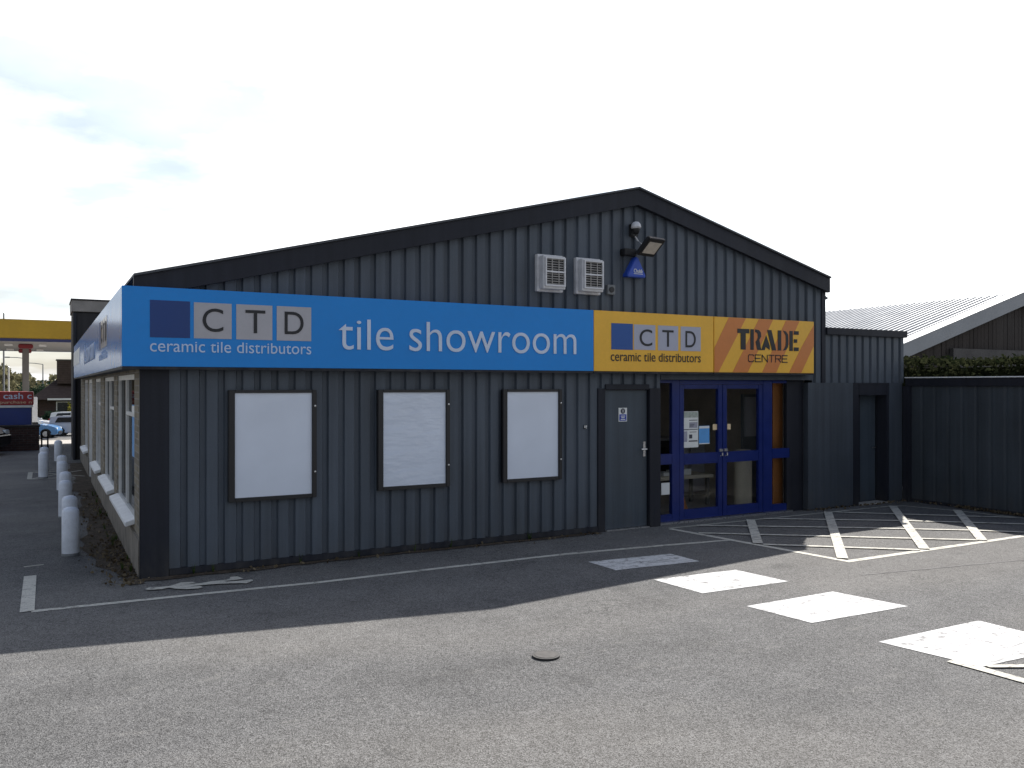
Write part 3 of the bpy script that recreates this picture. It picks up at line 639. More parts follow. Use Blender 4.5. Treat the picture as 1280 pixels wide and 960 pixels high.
# ---------------------------------------------------------------- gable fittings
def vent(x, lab):
    v = thing('air_vent', (x, 0, 3.4), lab, 'vent', 'louvred vents on the gable')
    MB().box(x, x+0.42, -0.06, 0.03, 3.39, 3.90).build('back_plate', 'vent_white', v, 0.008)
    MB().box(x+0.03, x+0.39, -0.17, -0.061, 3.42, 3.87).build('hood', 'vent_white', v, 0.008)
    f = MB(); a, b, z0, z1 = x+0.05, x+0.375, 3.455, 3.85
    f.box(a, a+0.022, -0.20, -0.171, z0, z1); f.box(b-0.022, b, -0.20, -0.171, z0, z1)
    for z in (z0, (z0+z1)/2-0.012, z1-0.022): f.box(a+0.022, b-0.022, -0.199, -0.171, z, z+0.022)
    f.build('grille_frame', 'vent_white', v)
    g = MB()
    for k in range(11):
        z = z0+0.035+k*0.033
        if abs(z-(z0+z1)/2) < 0.015: continue
        g.box(a+0.022, b-0.022, -0.008, 0.008, -0.002, 0.002, Matrix.Translation((0, -0.183, z)) @ Matrix.Rotation(R(35), 4, 'X'))
    g.build('louvres', 'vent_slat', v)
    MB().box(a+0.022, b-0.022, -0.1735, -0.1715, z0+0.022, z1-0.022).build('mesh_back', 'black_plastic', v)
    m = MB()
    for k in (1, 2): m.box(a+k*(b-a)/3-0.004, a+k*(b-a)/3+0.004, -0.197, -0.188, z0+0.022, z1-0.022)
    m.build('grille_bars', 'vent_slat', v)
vent(4.965, 'white louvred wall vent farther from the floodlight, above the blue sign')
vent(5.60, 'white louvred wall vent closer to the floodlight, beside the small grey box')
jb = thing('junction_box', (6.21, 0, 3.48), 'small grey square wall box with a dark round centre, right of the vents', 'wall box')
MB().box(6.145, 6.285, -0.05, 0.03, 3.41, 3.55).build('box', 'grey_plastic', jb, 0.006)
MB().lathe([(0.042, 0), (0.042, 0.012), (0.03, 0.014)], 16, M=Matrix.Translation((6.215, -0.05, 3.48)) @ Matrix.Rotation(R(90), 4, 'X')).build('dark_disc', 'black_plastic', jb)
# dome sensor above floodlight
sn = thing('security_sensor', (6.62, -0.05, 4.40), 'pale domed security sensor on a dark mount under the gable apex', 'sensor')
MB().box(6.56, 6.70, -0.05, 0.03, 4.28, 4.46).build('mount', 'black_plastic', sn, 0.01)
MB().lathe([(0.005, 0.085), (0.04, 0.075), (0.065, 0.045), (0.075, 0.0), (0.06, -0.02)], 16, c=(6.60, -0.12, 4.40)).build('dome', 'vent_white', sn, smooth=True)
MB().lathe([(0.058, 0.0), (0.05, -0.05), (0.03, -0.08), (0.005, -0.09)], 16, c=(6.60, -0.12, 4.38)).build('lens', 'black_plastic', sn, smooth=True)
MB().tube([(6.64, -0.05, 4.28), (6.66, -0.08, 4.22), (6.72, -0.10, 4.17), (6.75, -0.12, 4.15)], 0.011).build('cable', 'vent_white', sn)
fl = thing('floodlight', (6.70, 0, 4.03), 'black square floodlight tilted outwards on a bracket under the gable apex', 'floodlight')
MB().box(6.42, 6.64, -0.09, 0.03, 3.99, 4.09).build('bracket_base', 'black_plastic', fl, 0.008)
MB().tube([(6.60, -0.05, 4.04), (6.66, -0.16, 4.05), (6.70, -0.22, 4.07)], 0.025).build('arm', 'black_plastic', fl)
FM = Matrix.Translation((6.68, -0.36, 4.09)) @ Matrix.Rotation(R(10), 4, 'Z') @ Matrix.Rotation(R(48), 4, 'X')
h = MB().box(-0.17, 0.17, -0.03, 0.03, -0.16, 0.16, FM).build('housing', 'black_plastic', fl, 0.01)
fin = MB()
for k in range(7): fin.box(-0.14+k*0.045, -0.13+k*0.045, 0.031, 0.055, -0.13, 0.13, FM)
fin.build('fins', 'black_plastic', h)
MB().box(-0.125, 0.125, -0.036, -0.0305, -0.10, 0.10, FM).build('lens', 'lamp_glass', fl)
al = thing('alarm_box', (6.65, 0, 3.68), 'blue triangular alarm bell box with white lettering, below the floodlight', 'alarm')
tri = [(6.46, -0.10, 3.68), (6.80, -0.10, 3.68), (6.79, -0.10, 3.73), (6.655, -0.10, 3.975), (6.615, -0.10, 3.975), (6.47, -0.10, 3.73)]
MB().prism(tri, (0, 0.13, 0)).build('casing', 'alarm_blue', al, 0.012)
text_mesh('lettering', 'Chubb', 'paper', 6.575, 6.73, 3.745, 3.80, -0.103, al, bold=0.01)
MB().box(6.575, 6.735, -0.105, -0.1005, 3.724, 3.732).build('underline', 'paper', al)
# small wall number plate + fire door sign
wp = thing('wall_plate', (5.79, 0, 1.5), 'tiny white plate on the ribbed wall left of grey door', 'plate')
MB().box(5.765, 5.815, -0.014, -0.001, 1.485, 1.54).build('plate', 'black_plastic', wp)
m = MB(); m.box(5.770, 5.785, -0.017, -0.0145, 1.50, 1.535); m.box(5.795, 5.812, -0.017, -0.0145, 1.515, 1.535); m.box(5.797, 5.805, -0.017, -0.0145, 1.49, 1.512); m.build('marks', 'paper', wp)
ds = thing('door_sign', (6.475, 0.03, 1.58), 'small blue and white safety notice on the grey door', 'notice')
MB().box(6.40, 6.55, 0.030, 0.0345, 1.575, 1.775).build('plate', 'paper', ds)
MB().lathe([(0.04, 0), (0.04, 0.002)], 20, M=Matrix.Translation((6.475, 0.0295, 1.728)) @ Matrix.Rotation(R(90), 4, 'X')).build('disc', 'ink', ds)
MB().box(6.470, 6.480, 0.0255, 0.0274, 1.705, 1.75).build('pictogram', 'paper', ds)
MB().box(6.412, 6.538, 0.0275, 0.0298, 1.587, 1.68).build('blue_field', 'safety_blue', ds)
m = MB()
for z, w in ((1.655, 0.04), (1.632, 0.03), (1.606, 0.042)): m.box(6.475-w, 6.475+w, 0.0255, 0.0274, z-0.006, z+0.006)
m.build('text_lines', 'paper', ds)
# notices on the entrance glass
def notice(name, x0, x1, z0, z1, mat, lab):
    o = thing(name, ((x0+x1)/2, 0.13, z0), lab, 'notice'); MB().box(x0, x1, 0.1285, 0.1320, z0, z1).build('sheet', mat, o); return o
n1 = notice('poster', 7.615, 8.00, 1.14, 1.70, 'paper', 'large white printed poster with pictures on the left entrance door')
w = 0.385; x0 = 7.615; z0 = 1.14
def blk(name, mat, L):
    m = MB()
    for a, b, c, e in L: m.box(x0+a*w, x0+b*w, 0.1265, 0.1280, z0+c*0.56, z0+e*0.56)
    m.build(name, mat, n1)
blk('header_picture', 'ink_green', [(0.02, 0.98, 0.83, 0.985)])
blk('pictures', 'ink_soft', [(0.03, 0.42, 0.16, 0.45), (0.53, 0.96, 0.54, 0.70)])
blk('dark_pictures', 'ink', [(0.05, 0.22, 0.66, 0.77), (0.52, 0.68, 0.25, 0.36)])
blk('print', 'ink', [(0.03, 0.5, 0.485, 0.51), (0.52, 0.97, 0.49, 0.51), (0.52, 0.95, 0.745, 0.765), (0.5, 0.96, 0.16, 0.195), (0.55, 0.8, 0.62, 0.635), (0.55, 0.75, 0.585, 0.60), (0.05, 0.09, 0.07, 0.10), (0.55, 0.9, 0.42, 0.435)])
n2 = notice('poster', 8.015, 8.23, 1.185, 1.47, 'poster_blue', 'sky blue leaflet with white edges taped beside the larger poster')
m = MB(); m.box(8.015, 8.23, 0.1265, 0.1280, 1.185, 1.20); m.box(8.02, 8.225, 0.1265, 0.1280, 1.43, 1.465); m.build('edge', 'paper', n2)
notice('sticker', 8.30, 8.385, 1.40, 1.49, 'sticker', 'small cream sticker on the left door, beside the centre stiles')
notice('sticker', 8.605, 8.675, 1.40, 1.49, 'sticker', 'small cream sticker on the right door, beside the centre stiles')
notice('poster', 7.27, 7.43, 0.44, 0.62, 'paper', 'small pale leaflet low in the narrow left side light')
pb = thing('poster', (0.05, 1.7, 1.3), 'blue poster with white heading on the first brick side window', 'notice')
MB().box(0.048, 0.054, 0.86, 1.6, 1.22, 1.86).build('sheet', 'poster_blue', pb); MB().box(0.044, 0.0475, 0.86, 1.6, 1.74, 1.85).build('heading', 'paper', pb)
# showroom contents seen through the doors
rd = thing('display_table', (7.9, 1.6, 0), 'low white display table inside behind the left entrance door', 'table')
MB().box(7.9, 9.3, 1.2, 1.75, 0.50, 0.56).build('top', 'cream', rd, 0.005)
for xx in (8.0, 9.2):
    for yy in (1.25, 1.68): MB().box(xx, xx+0.05, yy, yy+0.05, 0.02, 0.5).build('leg', 'column_grey', rd)
m = MB()
for k in range(4): m.box(8.05+k*0.22, 8.22+k*0.22, 1.3, 1.5, 0.561, 0.60+0.02*k)
tag(m.build('tile_samples', 'paper'), 'short stacks of pale tile samples on the low display table', 'tiles')
for k, (xa, lab) in enumerate(((9.35, 'pale upright tile display board inside, left of the others'), (9.75, 'pale upright tile display board inside, right of the others'))):
    o = thing('display_board', (xa, 2.2, 0), lab, 'display board', 'tile display boards inside')
    MB().box(xa, xa+0.34, 2.3, 2.36, 0.10, 1.0).build('board', 'logo_grey', o); MB().box(xa+0.02, xa+0.32, 2.25, 2.45, 0.02, 0.099).build('foot', 'column_grey', o)
ro = thing('display_stand', (9.5, 0.70, 0), 'rounded cream display column inside behind the right entrance door', 'display stand')
MB().lathe([(0.14, 0.0), (0.15, 0.02), (0.15, 0.95), (0.13, 0.98)], 24, c=(9.5, 0.70, 0.03)).build('column', 'cream', ro, smooth=True)
MB().lathe([(0.19, 0.0), (0.19, 0.009)], 24, c=(9.5, 0.70, 0.021)).build('base', 'column_grey', ro)
wf = thing('floor_sign', (8.13, 0.7, 0), 'small orange floor sign standing inside the left entrance door', 'floor sign')
MB().prism([(8.03, 0.6, 0.03), (8.23, 0.6, 0.03), (8.15, 0.72, 0.46), (8.10, 0.72, 0.46)], (0, 0.012, 0)).build('front_leaf', 'interior_orange', wf)
MB().prism([(8.03, 0.86, 0.03), (8.23, 0.86, 0.03), (8.15, 0.735, 0.46), (8.10, 0.735, 0.46)], (0, 0.012, 0)).build('back_leaf', 'interior_orange', wf)
cn = thing('counter', (9.4, 3.4, 0), 'dark counter with a pale top farther inside the showroom', 'counter')
MB().box(8.7, 10.3, 3.3, 3.9, 0.021, 1.0).build('front', 'timber_dark', cn); MB().box(8.65, 10.35, 3.25, 3.95, 1.001, 1.05).build('top', 'logo_grey', cn)
so2 = thing('display_board', (10.15, 1.13, 0.03), 'grey upright display panel inside, upper right behind the door', 'display board')
MB().box(9.9, 10.4, 1.1, 1.16, 0.03, 1.95).build('board', 'grey_plastic', so2); MB().box(9.93, 10.37, 1.06, 1.098, 1.2, 1.9).build('sample', 'logo_grey', so2)

# ---------------------------------------------------------------- yard wall, hedge, neighbour
yw = thing('yard_fence', (12.9, -3, 0), 'dark ribbed metal yard fence with dark top beam at the right edge', 'fence')
m = MB(); pf = profile(0.12, 6.9, 0.25, 0.17, 0.03, 0.005)
for (ya, da), (yb, db) in zip(pf, pf[1:]): m.add([(12.83+da, -ya, 0.03), (12.83+db, -yb, 0.03), (12.83+db, -yb, 2.09), (12.83+da, -ya, 2.09)], [(0,1,2,3)])
m.build('panel', 'yard_panel', yw)
MB().box(12.86, 12.92, -6.9, -0.012, 0.03, 2.2).build('backing', 'yard_panel', yw)
MB().box(12.79, 12.93, -6.92, -0.012, 2.09, 2.235).build('top_beam', 'trim_dark', yw, 0.006)
MB().box(12.775, 12.945, -6.94, -0.014, 2.2355, 2.254).build('capping', 'sill_white', yw)  # white colour stands in for the sunlit glint along the fence cap
MB().box(12.72, 12.858, -0.12, -0.011, 0, 2.088).build('post', 'trim_dark', yw, 0.006)
MB().box(12.80, 12.859, -6.9, -0.121, 0.0, 0.06).build('kick_board', 'trim_dark', yw)
hd = thing('hedge', (13.8, -2.5, 0), 'clipped evergreen hedge with sunlit top behind the dark yard fence', 'hedge')
pts = []
for k in range(15000):
    y = random.uniform(-7.2, 2.4); z = random.uniform(1.6, 1.0+1.0)
    top = 2.55 + 0.035*math.sin(y*1.3) + 0.02*math.sin(y*3.7+1)
    r = random.random()
    if r < 0.45: p = (13.12 + random.gauss(0, 0.07) + 0.05*math.sin(y*2.2), y, random.uniform(1.5, top))
    elif r < 0.85: p = (random.uniform(13.1, 14.5), y, top + abs(random.gauss(0, 0.04)) - 0.03)
    else: p = (random.uniform(13.15, 14.4), y, random.uniform(1.9, top))
    pts.append(p)
MB().leaves(pts, 0.055, 1.5).build('foliage', 'hedge_leaf', hd)
m = MB()
for k in range(22): m.tube([(13.7+random.uniform(-0.2, 0.2), -7+k*0.43, 0), (13.7+random.uniform(-0.2, 0.2), -7+k*0.43, 1.6), (13.7+random.uniform(-0.4, 0.4), -7+k*0.43+random.uniform(-0.3, 0.3), 2.4)], [0.04, 0.03, 0.01], 5)
m.build('stems', 'bark', hd)
MB().box(13.25, 14.4, -7.1, 2.3, 0.2, 2.42).build('inner_twigs', 'hedge_leaf', hd)
nb = thing('neighbour_building', (20, 8, 0), 'low building with pale ribbed metal roof and wide grey bargeboard, beyond the hedge', 'building')
AX, AZ, SL, NY = 20.0, 4.38, 0.302, 1.95
def nz_(x): return AZ - SL*abs(x-AX)
m = MB(); pf = profile(NY+0.1, 18.0, 0.19, 0.05, 0.006, 0.042)
for xa, xb in ((13.2, AX), (AX, 26.8)):
    for (ya, da), (yb, db) in zip(pf, pf[1:]):
        m.add([(xa, ya, nz_(xa)-da), (xb, ya, nz_(xb)-da), (xb, yb, nz_(xb)-db), (xa, yb, nz_(xa)-db)], [(0,1,2,3)])
m.build('roof', 'white_metal_roof', nb)
m = MB().prism([(13.2, NY-0.06, nz_(13.2)+0.012), (AX, NY-0.06, AZ+0.012), (AX, NY-0.06, AZ+0.03), (13.2, NY-0.06, nz_(13.2)+0.03)], (0, 0.36, 0))
m.prism([(AX, NY-0.06, AZ+0.012), (26.8, NY-0.06, nz_(26.8)+0.012), (26.8, NY-0.06, nz_(26.8)+0.03), (AX, NY-0.06, AZ+0.03)], (0, 0.36, 0)); m.build('verge_flashing', 'white_metal_roof', nb)
for s in (-1, 1):
    xe = AX + s*6.8
    MB().prism([(xe, NY-0.05, nz_(xe)-0.31), (AX, NY-0.05, AZ-0.31), (AX, NY-0.05, AZ+0.008), (xe, NY-0.05, nz_(xe)+0.008)], (0, 0.09, 0)).build('barge_board', 'barge_grey', nb)
m = MB(); x = 13.5
while x < 26.4:
    wd = random.uniform(0.14, 0.16); yy = NY + 0.10 + random.uniform(0, 0.012)
    m.add([(x, yy, 0), (x+wd-0.01, yy, 0), (x+wd-0.01, yy, nz_(x+wd)-0.05), (x, yy, nz_(x)-0.05)], [(0,1,2,3)])
    x += wd
m.build('gable_boarding', 'timber_dark', nb)
MB().prism([(13.5, NY+0.13, 0), (26.5, NY+0.13, 0), (26.5, NY+0.13, nz_(26.5)-0.06), (AX, NY+0.13, AZ-0.06), (13.5, NY+0.13, nz_(13.5)-0.06)], (0, 15.5, 0)).build('wall', 'timber_dark', nb)
MB().box(17.2, 22.6, NY-0.01, NY+0.09, 0, 2.95).build('lower_wall', 'weathered_panel', nb)

# ---------------------------------------------------------------- bollards
bo = thing('bollard', (-0.63, 1.84, 0), 'pale plastic sleeved bollard nearest the front corner, first of the row', 'bollard', 'pale bollards along the brick side')
MB().lathe([(0.092, 0.0), (0.098, 0.01), (0.098, 0.53), (0.092, 0.555), (0.075, 0.578), (0.045, 0.592), (0.004, 0.597)], 28, c=(-0.63, 1.84, 0.002)).build('sleeve', 'plastic_bollard', bo, smooth=True)
MB().lathe([(0.100, 0.0), (0.1, 0.03), (0.0985, 0.032)], 28, c=(-0.63, 1.84, 0.001)).build('foot_ring', 'grey_plastic', bo, smooth=True)
for (x, y), lab in zip([(-0.61,3.06),(-0.62,5.22),(-0.59,6.74),(-0.60,9.04),(-0.58,10.69),(-0.57,16.4),(-0.93,11.93),(-0.91,13.69)],
    ['pale plastic bollard half hidden directly behind the first of the row', 'pale plastic bollard third along the row beside the brick side',
     'pale plastic bollard just behind the third of the row', 'pale plastic bollard fifth along the row beside the brick side',
     'pale plastic bollard just behind the fifth of the row', 'pale plastic bollard standing alone at the far end of the row',
     'pale bollard set out from the row, at the near edge of the small hatched box', 'pale bollard set out from the row, half hidden at the far hatched box edge']):
    dup(bo, (x, y, 0), random.random()*6, lab)

# ---------------------------------------------------------------- manhole, litter, weeds
mh = thing('drain_cover', (2.48, -4.36, 0), 'small worn dark iron cover set in the sunlit asphalt', 'drain cover')
MB().lathe([(0.108, 0.0), (0.108, 0.016), (0.092, 0.016)], 24, c=(2.48, -4.36, 0.001)).build('rim', 'cast_iron', mh)
MB().lathe([(0.090, 0.0), (0.090, 0.004), (0.08, 0.004)], 20, c=(2.48, -4.36, 0.0155)).build('lid', 'iron_worn', mh)
pts = []
for k in range(520):
    y = random.uniform(-0.3, 9) if random.random() < 0.6 else random.uniform(-0.3, 2.5); pts.append((-abs(random.gauss(0, 0.2))-0.02, y, random.uniform(0.01, 0.03)))
for k in range(60): pts.append((random.uniform(0, 6), -abs(random.gauss(0, 0.12))-0.03, random.uniform(0.012, 0.03)))
for k in range(420): pts.append((12.80-abs(random.gauss(0, 0.07)), -random.uniform(1.0, 2.8) if random.random() < 0.7 else -random.uniform(0.2, 5), random.uniform(0.02, 0.05)))
for k in range(90): pts.append((random.uniform(10.2, 12.7), -abs(random.gauss(0, 0.08))-0.02, random.uniform(0.015, 0.03)))
tag(MB().leaves(pts, 0.035, 1.4).build('leaf_litter', 'dead_leaf'), 'dry leaves and litter scattered along the wall bases', 'leaf litter', kind='stuff')
m = MB()
for k in range(26):
    cx, cy = (-random.uniform(0.03, 0.16), random.uniform(0.2, 8)) if k < 18 else (random.uniform(0.4, 5.8), -random.uniform(0.03, 0.06))
    for j in range(9):
        a = random.random()*6.28; r = random.uniform(0.02, 0.05); hh = random.uniform(0.04, 0.13)
        b = Vector((cx, cy, 0.008)); t = b + Vector((math.cos(a)*r, math.sin(a)*r, hh)); s_ = Vector((-math.sin(a), math.cos(a), 0))*0.006
        m.add([b-s_, b+s_, t], [(0,1,2)])
tag(m.build('weeds', 'weed_leaf'), 'small weeds and grass tufts sprouting at the foot of the walls', 'weeds', kind='stuff')

# ---------------------------------------------------------------- left background: petrol station, car park, house
GC = gz(46)
cy_ = thing('petrol_canopy', (-8, 45, GC), 'petrol station canopy with deep yellow fascia and pale underside', 'canopy')
f = MB(); f.box(-26, 1.2, 38, 38.3, 4.42, 5.36); f.box(-26, 1.2, 51.7, 52, 4.42, 5.36); f.box(0.9, 1.2, 38.3, 51.7, 4.42, 5.36); f.box(-26, -25.7, 38.3, 51.7, 4.42, 5.36); f.build('fascia', 'canopy_yellow', cy_, 0.03)
f = MB(); f.box(-26, 1.2, 38, 38.3, 4.28, 4.415); f.box(0.9, 1.2, 38.3, 51.7, 4.28, 4.415); f.box(-26, 1.2, 51.7, 52, 4.28, 4.415); f.build('blue_band', 'canopy_blue', cy_)
MB().box(-25.69, 0.89, 38.31, 51.69, 4.30, 4.36).build('soffit', 'canopy_soffit', cy_)
MB().box(-25.69, 0.89, 38.31, 51.69, 5.2, 5.3).build('deck', 'roof_sheet', cy_)
for x, y in ((-1.75, 41.5), (-1.9, 48.5), (-9, 41.5), (-9, 48.5), (-17, 41.5), (-17, 48.5)):
    c = MB().box(x-0.15, x+0.15, y-0.15, y+0.15, gz(y)-0.1, 4.295).build('column', 'column_grey', cy_, 0.02)
    MB().box(x-0.34, x+0.34, y-0.3, y+0.3, 4.06, 4.29).build('capital', 'canopy_red', c, 0.04)
    for dx in (-0.78, 0.78): MB().box(x+dx-0.18, x+dx+0.18, y-0.25, y+0.25, 4.2, 4.29).build('lamp_housing', 'upvc', c)
ki = thing('cash_kiosk', (-2.4, 23.3, 0), 'blue cash machine kiosk with red cash sign on top, by the dark brick planter', 'kiosk')
MB().box(-3.6, -1.27, 22.3, 23.8, 0, 1.37).build('body', 'kiosk_blue', ki, 0.02)
MB().box(-3.62, -1.24, 22.27, 23.82, 1.375, 1.45).build('white_band', 'upvc', ki)
MB().box(-3.62, -1.22, 22.25, 23.82, 1.452, 1.90).build('header', 'kiosk_red', ki, 0.02)
MB().box(-3.60, -2.26, 22.292, 22.299, 0.5, 1.36).build('screen_surround', 'upvc', ki)
text_mesh('lettering', 'in cash c', 'letter_pale', -2.40, -1.27, 1.66, 1.86, 22.246, ki, bold=0.01)
text_mesh('small_lettering', 'e no purchase n', 'sticker', -2.62, -1.27, 1.48, 1.60, 22.246, ki)
pl = thing('brick_planter', (-1.6, 21.8, 0), 'low dark brown brick planter wall in front of the blue kiosk', 'planter')
MB().box(-3.4, -1.05, 21.4, 22.15, 0, 0.76).build('brickwork', 'brick_brown', pl); MB().box(-3.43, -1.02, 21.37, 22.18, 0.762, 0.81).build('coping', 'timber_dark', pl, 0.01)
cs = thing('cycle_stand', (-0.9, 22.4, 0), 'small bent dark metal cycle stand beside the brick planter', 'cycle stand')
MB().tube([(-0.98, 22.4, 0), (-0.98, 22.4, 0.5), (-0.94, 22.42, 0.6), (-0.84, 22.5, 0.6), (-0.8, 22.5, 0.5), (-0.8, 22.5, 0)], 0.025).build('hoop', 'black_plastic', cs)
MB().tube([(-0.98, 22.41, 0.3), (-0.8, 22.49, 0.3)], 0.02).build('crossbar', 'metal', cs)
to = thing('totem_sign', (-1.2, 31, gz(31)), 'slim white and black roadside totem sign right of the kiosk', 'sign')
MB().box(-1.42, -1.15, 31, 31.15, gz(31)+0.55, 1.62).build('white_face', 'upvc', to, 0.02); MB().box(-1.43, -1.12, 30.98, 31.17, gz(31)-0.02, gz(31)+0.9).build('dark_base', 'black_plastic', to, 0.02)

def car(name, mat, loc, rz, label, estate=False):
    c = thing(name, loc, label, 'car', rz=rz)       # nose towards local +X
    L = 2.05; Wd = 0.86
    low = [(-L, 0.32), (-L+0.02, 0.62), (-L+0.05, 0.92), (-1.2, 0.97), (0.85, 0.98), (1.45, 0.90), (1.85, 0.78), (2.03, 0.62), (2.05, 0.40), (1.95, 0.24), (-1.95, 0.22)]
    def M(): return Matrix.Translation(c.location) @ Matrix.Rotation(rz, 4, 'Z')
    def loft(prof, hw_bot, hw_top, z0, z1):
        vs = []; n = len(prof)
        for s in (-1, 1):
            for x, z in prof:
                t = (z-z0)/(z1-z0); hw = hw_bot + (hw_top-hw_bot)*t
                vs.append(M() @ Vector((x, s*hw, z)))
        return MB().add(vs, [tuple(range(n)), tuple(range(n, 2*n))[::-1]] + [(i, n+i, n+(i+1) % n, (i+1) % n) for i in range(n)])
    b = loft(low, Wd, Wd-0.05, 0.22, 0.98); b.build('body', mat, c, 0.05, True)
    roof = [(-1.95, 0.93), (-1.65, 1.38), (-0.9, 1.46), (0.05, 1.44), (0.95, 0.95)] if not estate else [(-2.0, 0.93), (-1.9, 1.40), (-1.2, 1.47), (0.05, 1.45), (0.95, 0.95)]
    g = loft(roof, Wd-0.06, Wd-0.22, 0.93, 1.47); cab = g.build('cabin', mat, c, 0.03, True)
    gm = MB()
    for s in (-1, 1):
        def q(x, z, o=0.012):
            t = (z-0.93)/0.54; return M() @ Vector((x, s*((Wd-0.06) + ((Wd-0.22)-(Wd-0.06))*t + o), z))
        for poly in ([(-1.60, 1.0), (-0.42, 1.0), (-0.42, 1.38), (-1.42, 1.36)], [(-0.34, 1.0), (0.72, 1.0), (0.05, 1.38), (-0.34, 1.38)]):
            gm.add([q(*p) for p in poly], [(0,1,2,3)])
    for (xa, za), (xb, zb) in (((0.88, 1.0), (0.13, 1.41)), ((roof[0][0]-0.0+0.06, 1.0), (roof[1][0]-0.02, 1.36))):
        o = 0.02 if xa > 0 else -0.02
        gm.add([M() @ Vector((xa+o, -0.70, za)), M() @ Vector((xa+o, 0.70, za)), M() @ Vector((xb+o, 0.60, zb+0.01)), M() @ Vector((xb+o, -0.60, zb+0.01))], [(0,1,2,3)])
    gm.build('windows', 'car_glass', cab)
    for x in (-1.28, 1.30):
        for s in (-1, 1):
            WM = M() @ Matrix.Translation((x, s*(Wd-0.10), 0.31)) @ Matrix.Rotation(R(90)*-s, 4, 'X')
            w = MB().lathe([(0.2, -0.09), (0.30, -0.09), (0.31, -0.05), (0.31, 0.09), (0.29, 0.11), (0.2, 0.11)], 20, M=WM).build('wheel', 'rubber', c, smooth=True)
            MB().lathe([(0.195, 0.08), (0.19, 0.118), (0.05, 0.125), (0.01, 0.125)], 20, M=WM).build('rim', 'alloy', w)
            MB().lathe([(0.36, 0.0), (0.36, 0.092)], 20, M=WM).build('wheel_arch', 'rubber', c)
    for s in (-1, 1):
        MB().box(1.78, 2.0, s*0.62-0.14, s*0.62+0.14, 0.60, 0.74, M()).build('headlight', 'head_lens', c, 0.02)
        MB().box(-2.08, -1.98, s*0.70-0.1, s*0.70+0.1, 0.70, 0.92, M()).build('tail_light', 'tail_red', c, 0.02)
        MB().box(0.62, 0.74, s*0.94-0.09, s*0.94+0.09, 1.0, 1.12, M()).build('mirror', mat, c, 0.02)
    MB().box(2.0, 2.07, -0.5, 0.5, 0.32, 0.48, M()).build('grille', 'black_plastic', c)
    MB().box(-2.075, -2.03, -0.26, 0.26, 0.5, 0.61, M()).build('number_plate', 'paper', c)
    return c
ZC = -1.6
car('parked_car', 'car_blue', (-1.9, 58.6, gz(58)), R(-12), 'blue hatchback nosing right, nearest of the far parked cars')
car('parked_car', 'car_silver', (1.5, 60.6, gz(60)), R(-10), 'silver estate car parked behind the blue hatchback, near dark block edge', True)
car('parked_car', 'car_white', (-2.0, 66.2, ZC), R(-14), 'white hatchback parked behind the blue and silver cars')
car('parked_car', 'car_grey', (-3.2, 62.5, ZC), R(-14), 'pale grey car mostly hidden behind the brick planter and kiosk')
car('parked_car', 'car_white', (1.6, 71.5, ZC), R(-8), 'white estate car farthest back beside the dark block', True)
car('parked_car', 'car_dark', (-3.98, 20.3, 0), R(-20), 'black car parked in shade beside the planter, at the left picture edge')

ho = thing('bungalow', (5, 93, -1.6), 'brown tiled hip roofed bungalow with a boxy dark dormer, behind the parked cars', 'house')
MB().box(-1.4, 16, 88.5, 98, -1.7, 0.7).build('wall', 'brick_brown', ho)
e = (-2.2, 16.8, 87.6, 99); rz_, ry, rx0 = 3.9, 93, 1.6
MB().add([(e[0], e[2], 0.68), (e[1], e[2], 0.68), (e[1], e[3], 0.68), (e[0], e[3], 0.68), (rx0, ry, rz_), (14, ry, rz_)], [(0,1,5,4), (1,2,5), (2,3,4,5), (3,0,4), (0,3,2,1)]).build('roof', 'roof_tile', ho)
MB().box(0.3, 9, 89.6, 92.8, 2.3, 4.75).build('dormer', 'roof_tile', ho); MB().box(0.2, 9.1, 89.5, 92.9, 4.752, 4.85).build('dormer_cap', 'column_grey', ho)
MB().box(-0.6, 16.9, 87.45, 87.58, 0.62, 0.80).build('gutter', 'upvc', ho)
for k in range(3):
    w = MB().box(0.2+k*4, 2.0+k*4, 88.43, 88.49, -0.7, 0.45).build('window', 'upvc', ho); MB().box(0.3+k*4, 1.9+k*4, 88.40, 88.428, -0.6, 0.36).build('pane', 'car_glass', w)
def leafy(name, c, r, mat, label, cat, n, size, h):
    t = thing(name, c, label, cat)
    P = []
    for k in range(n):
        d = Vector((random.gauss(0,1), random.gauss(0,1), random.gauss(0,1))).normalized(); q = random.uniform(0.55, 1.0)
        lump = 1 + 0.25*math.sin(d.x*5+d.z*4+r) + 0.15*math.sin(d.y*9)
        P.append((c[0]+d.x*r*q*lump, c[1]+d.y*r*q*lump, c[2]+h/2+d.z*h/2*q*lump))
    MB().leaves(P, size).build('crown', mat, t)
    m = MB()
    for k in range(4): m.tube([(c[0], c[1], c[2]-0.1), (c[0]+random.uniform(-0.3, 0.3)*r, c[1], c[2]+h*0.3), (c[0]+random.uniform(-0.7, 0.7)*r, c[1]+random.uniform(-0.5, 0.5)*r, c[2]+h*0.75)], [0.07, 0.05, 0.015], 5)
    m.build('trunk', 'bark', t)
leafy('garden_shrub', (1.9, 82, -1.6), 1.0, 'shrub_leaf', 'yellow green sunlit shrub in front of the bungalow by the dark block', 'shrub', 700, 0.16, 2.0)
leafy('garden_shrub', (-0.3, 83, -1.6), 0.7, 'conifer_leaf', 'dark low shrub in front of the bungalow, above the white car', 'shrub', 500, 0.14, 1.3)
leafy('evergreen_bush', (-1.6, 95, -1.6), 2.0, 'conifer_leaf', 'dark green evergreen bush left of the bungalow', 'bush', 1500, 0.22, 4.0)
P = []
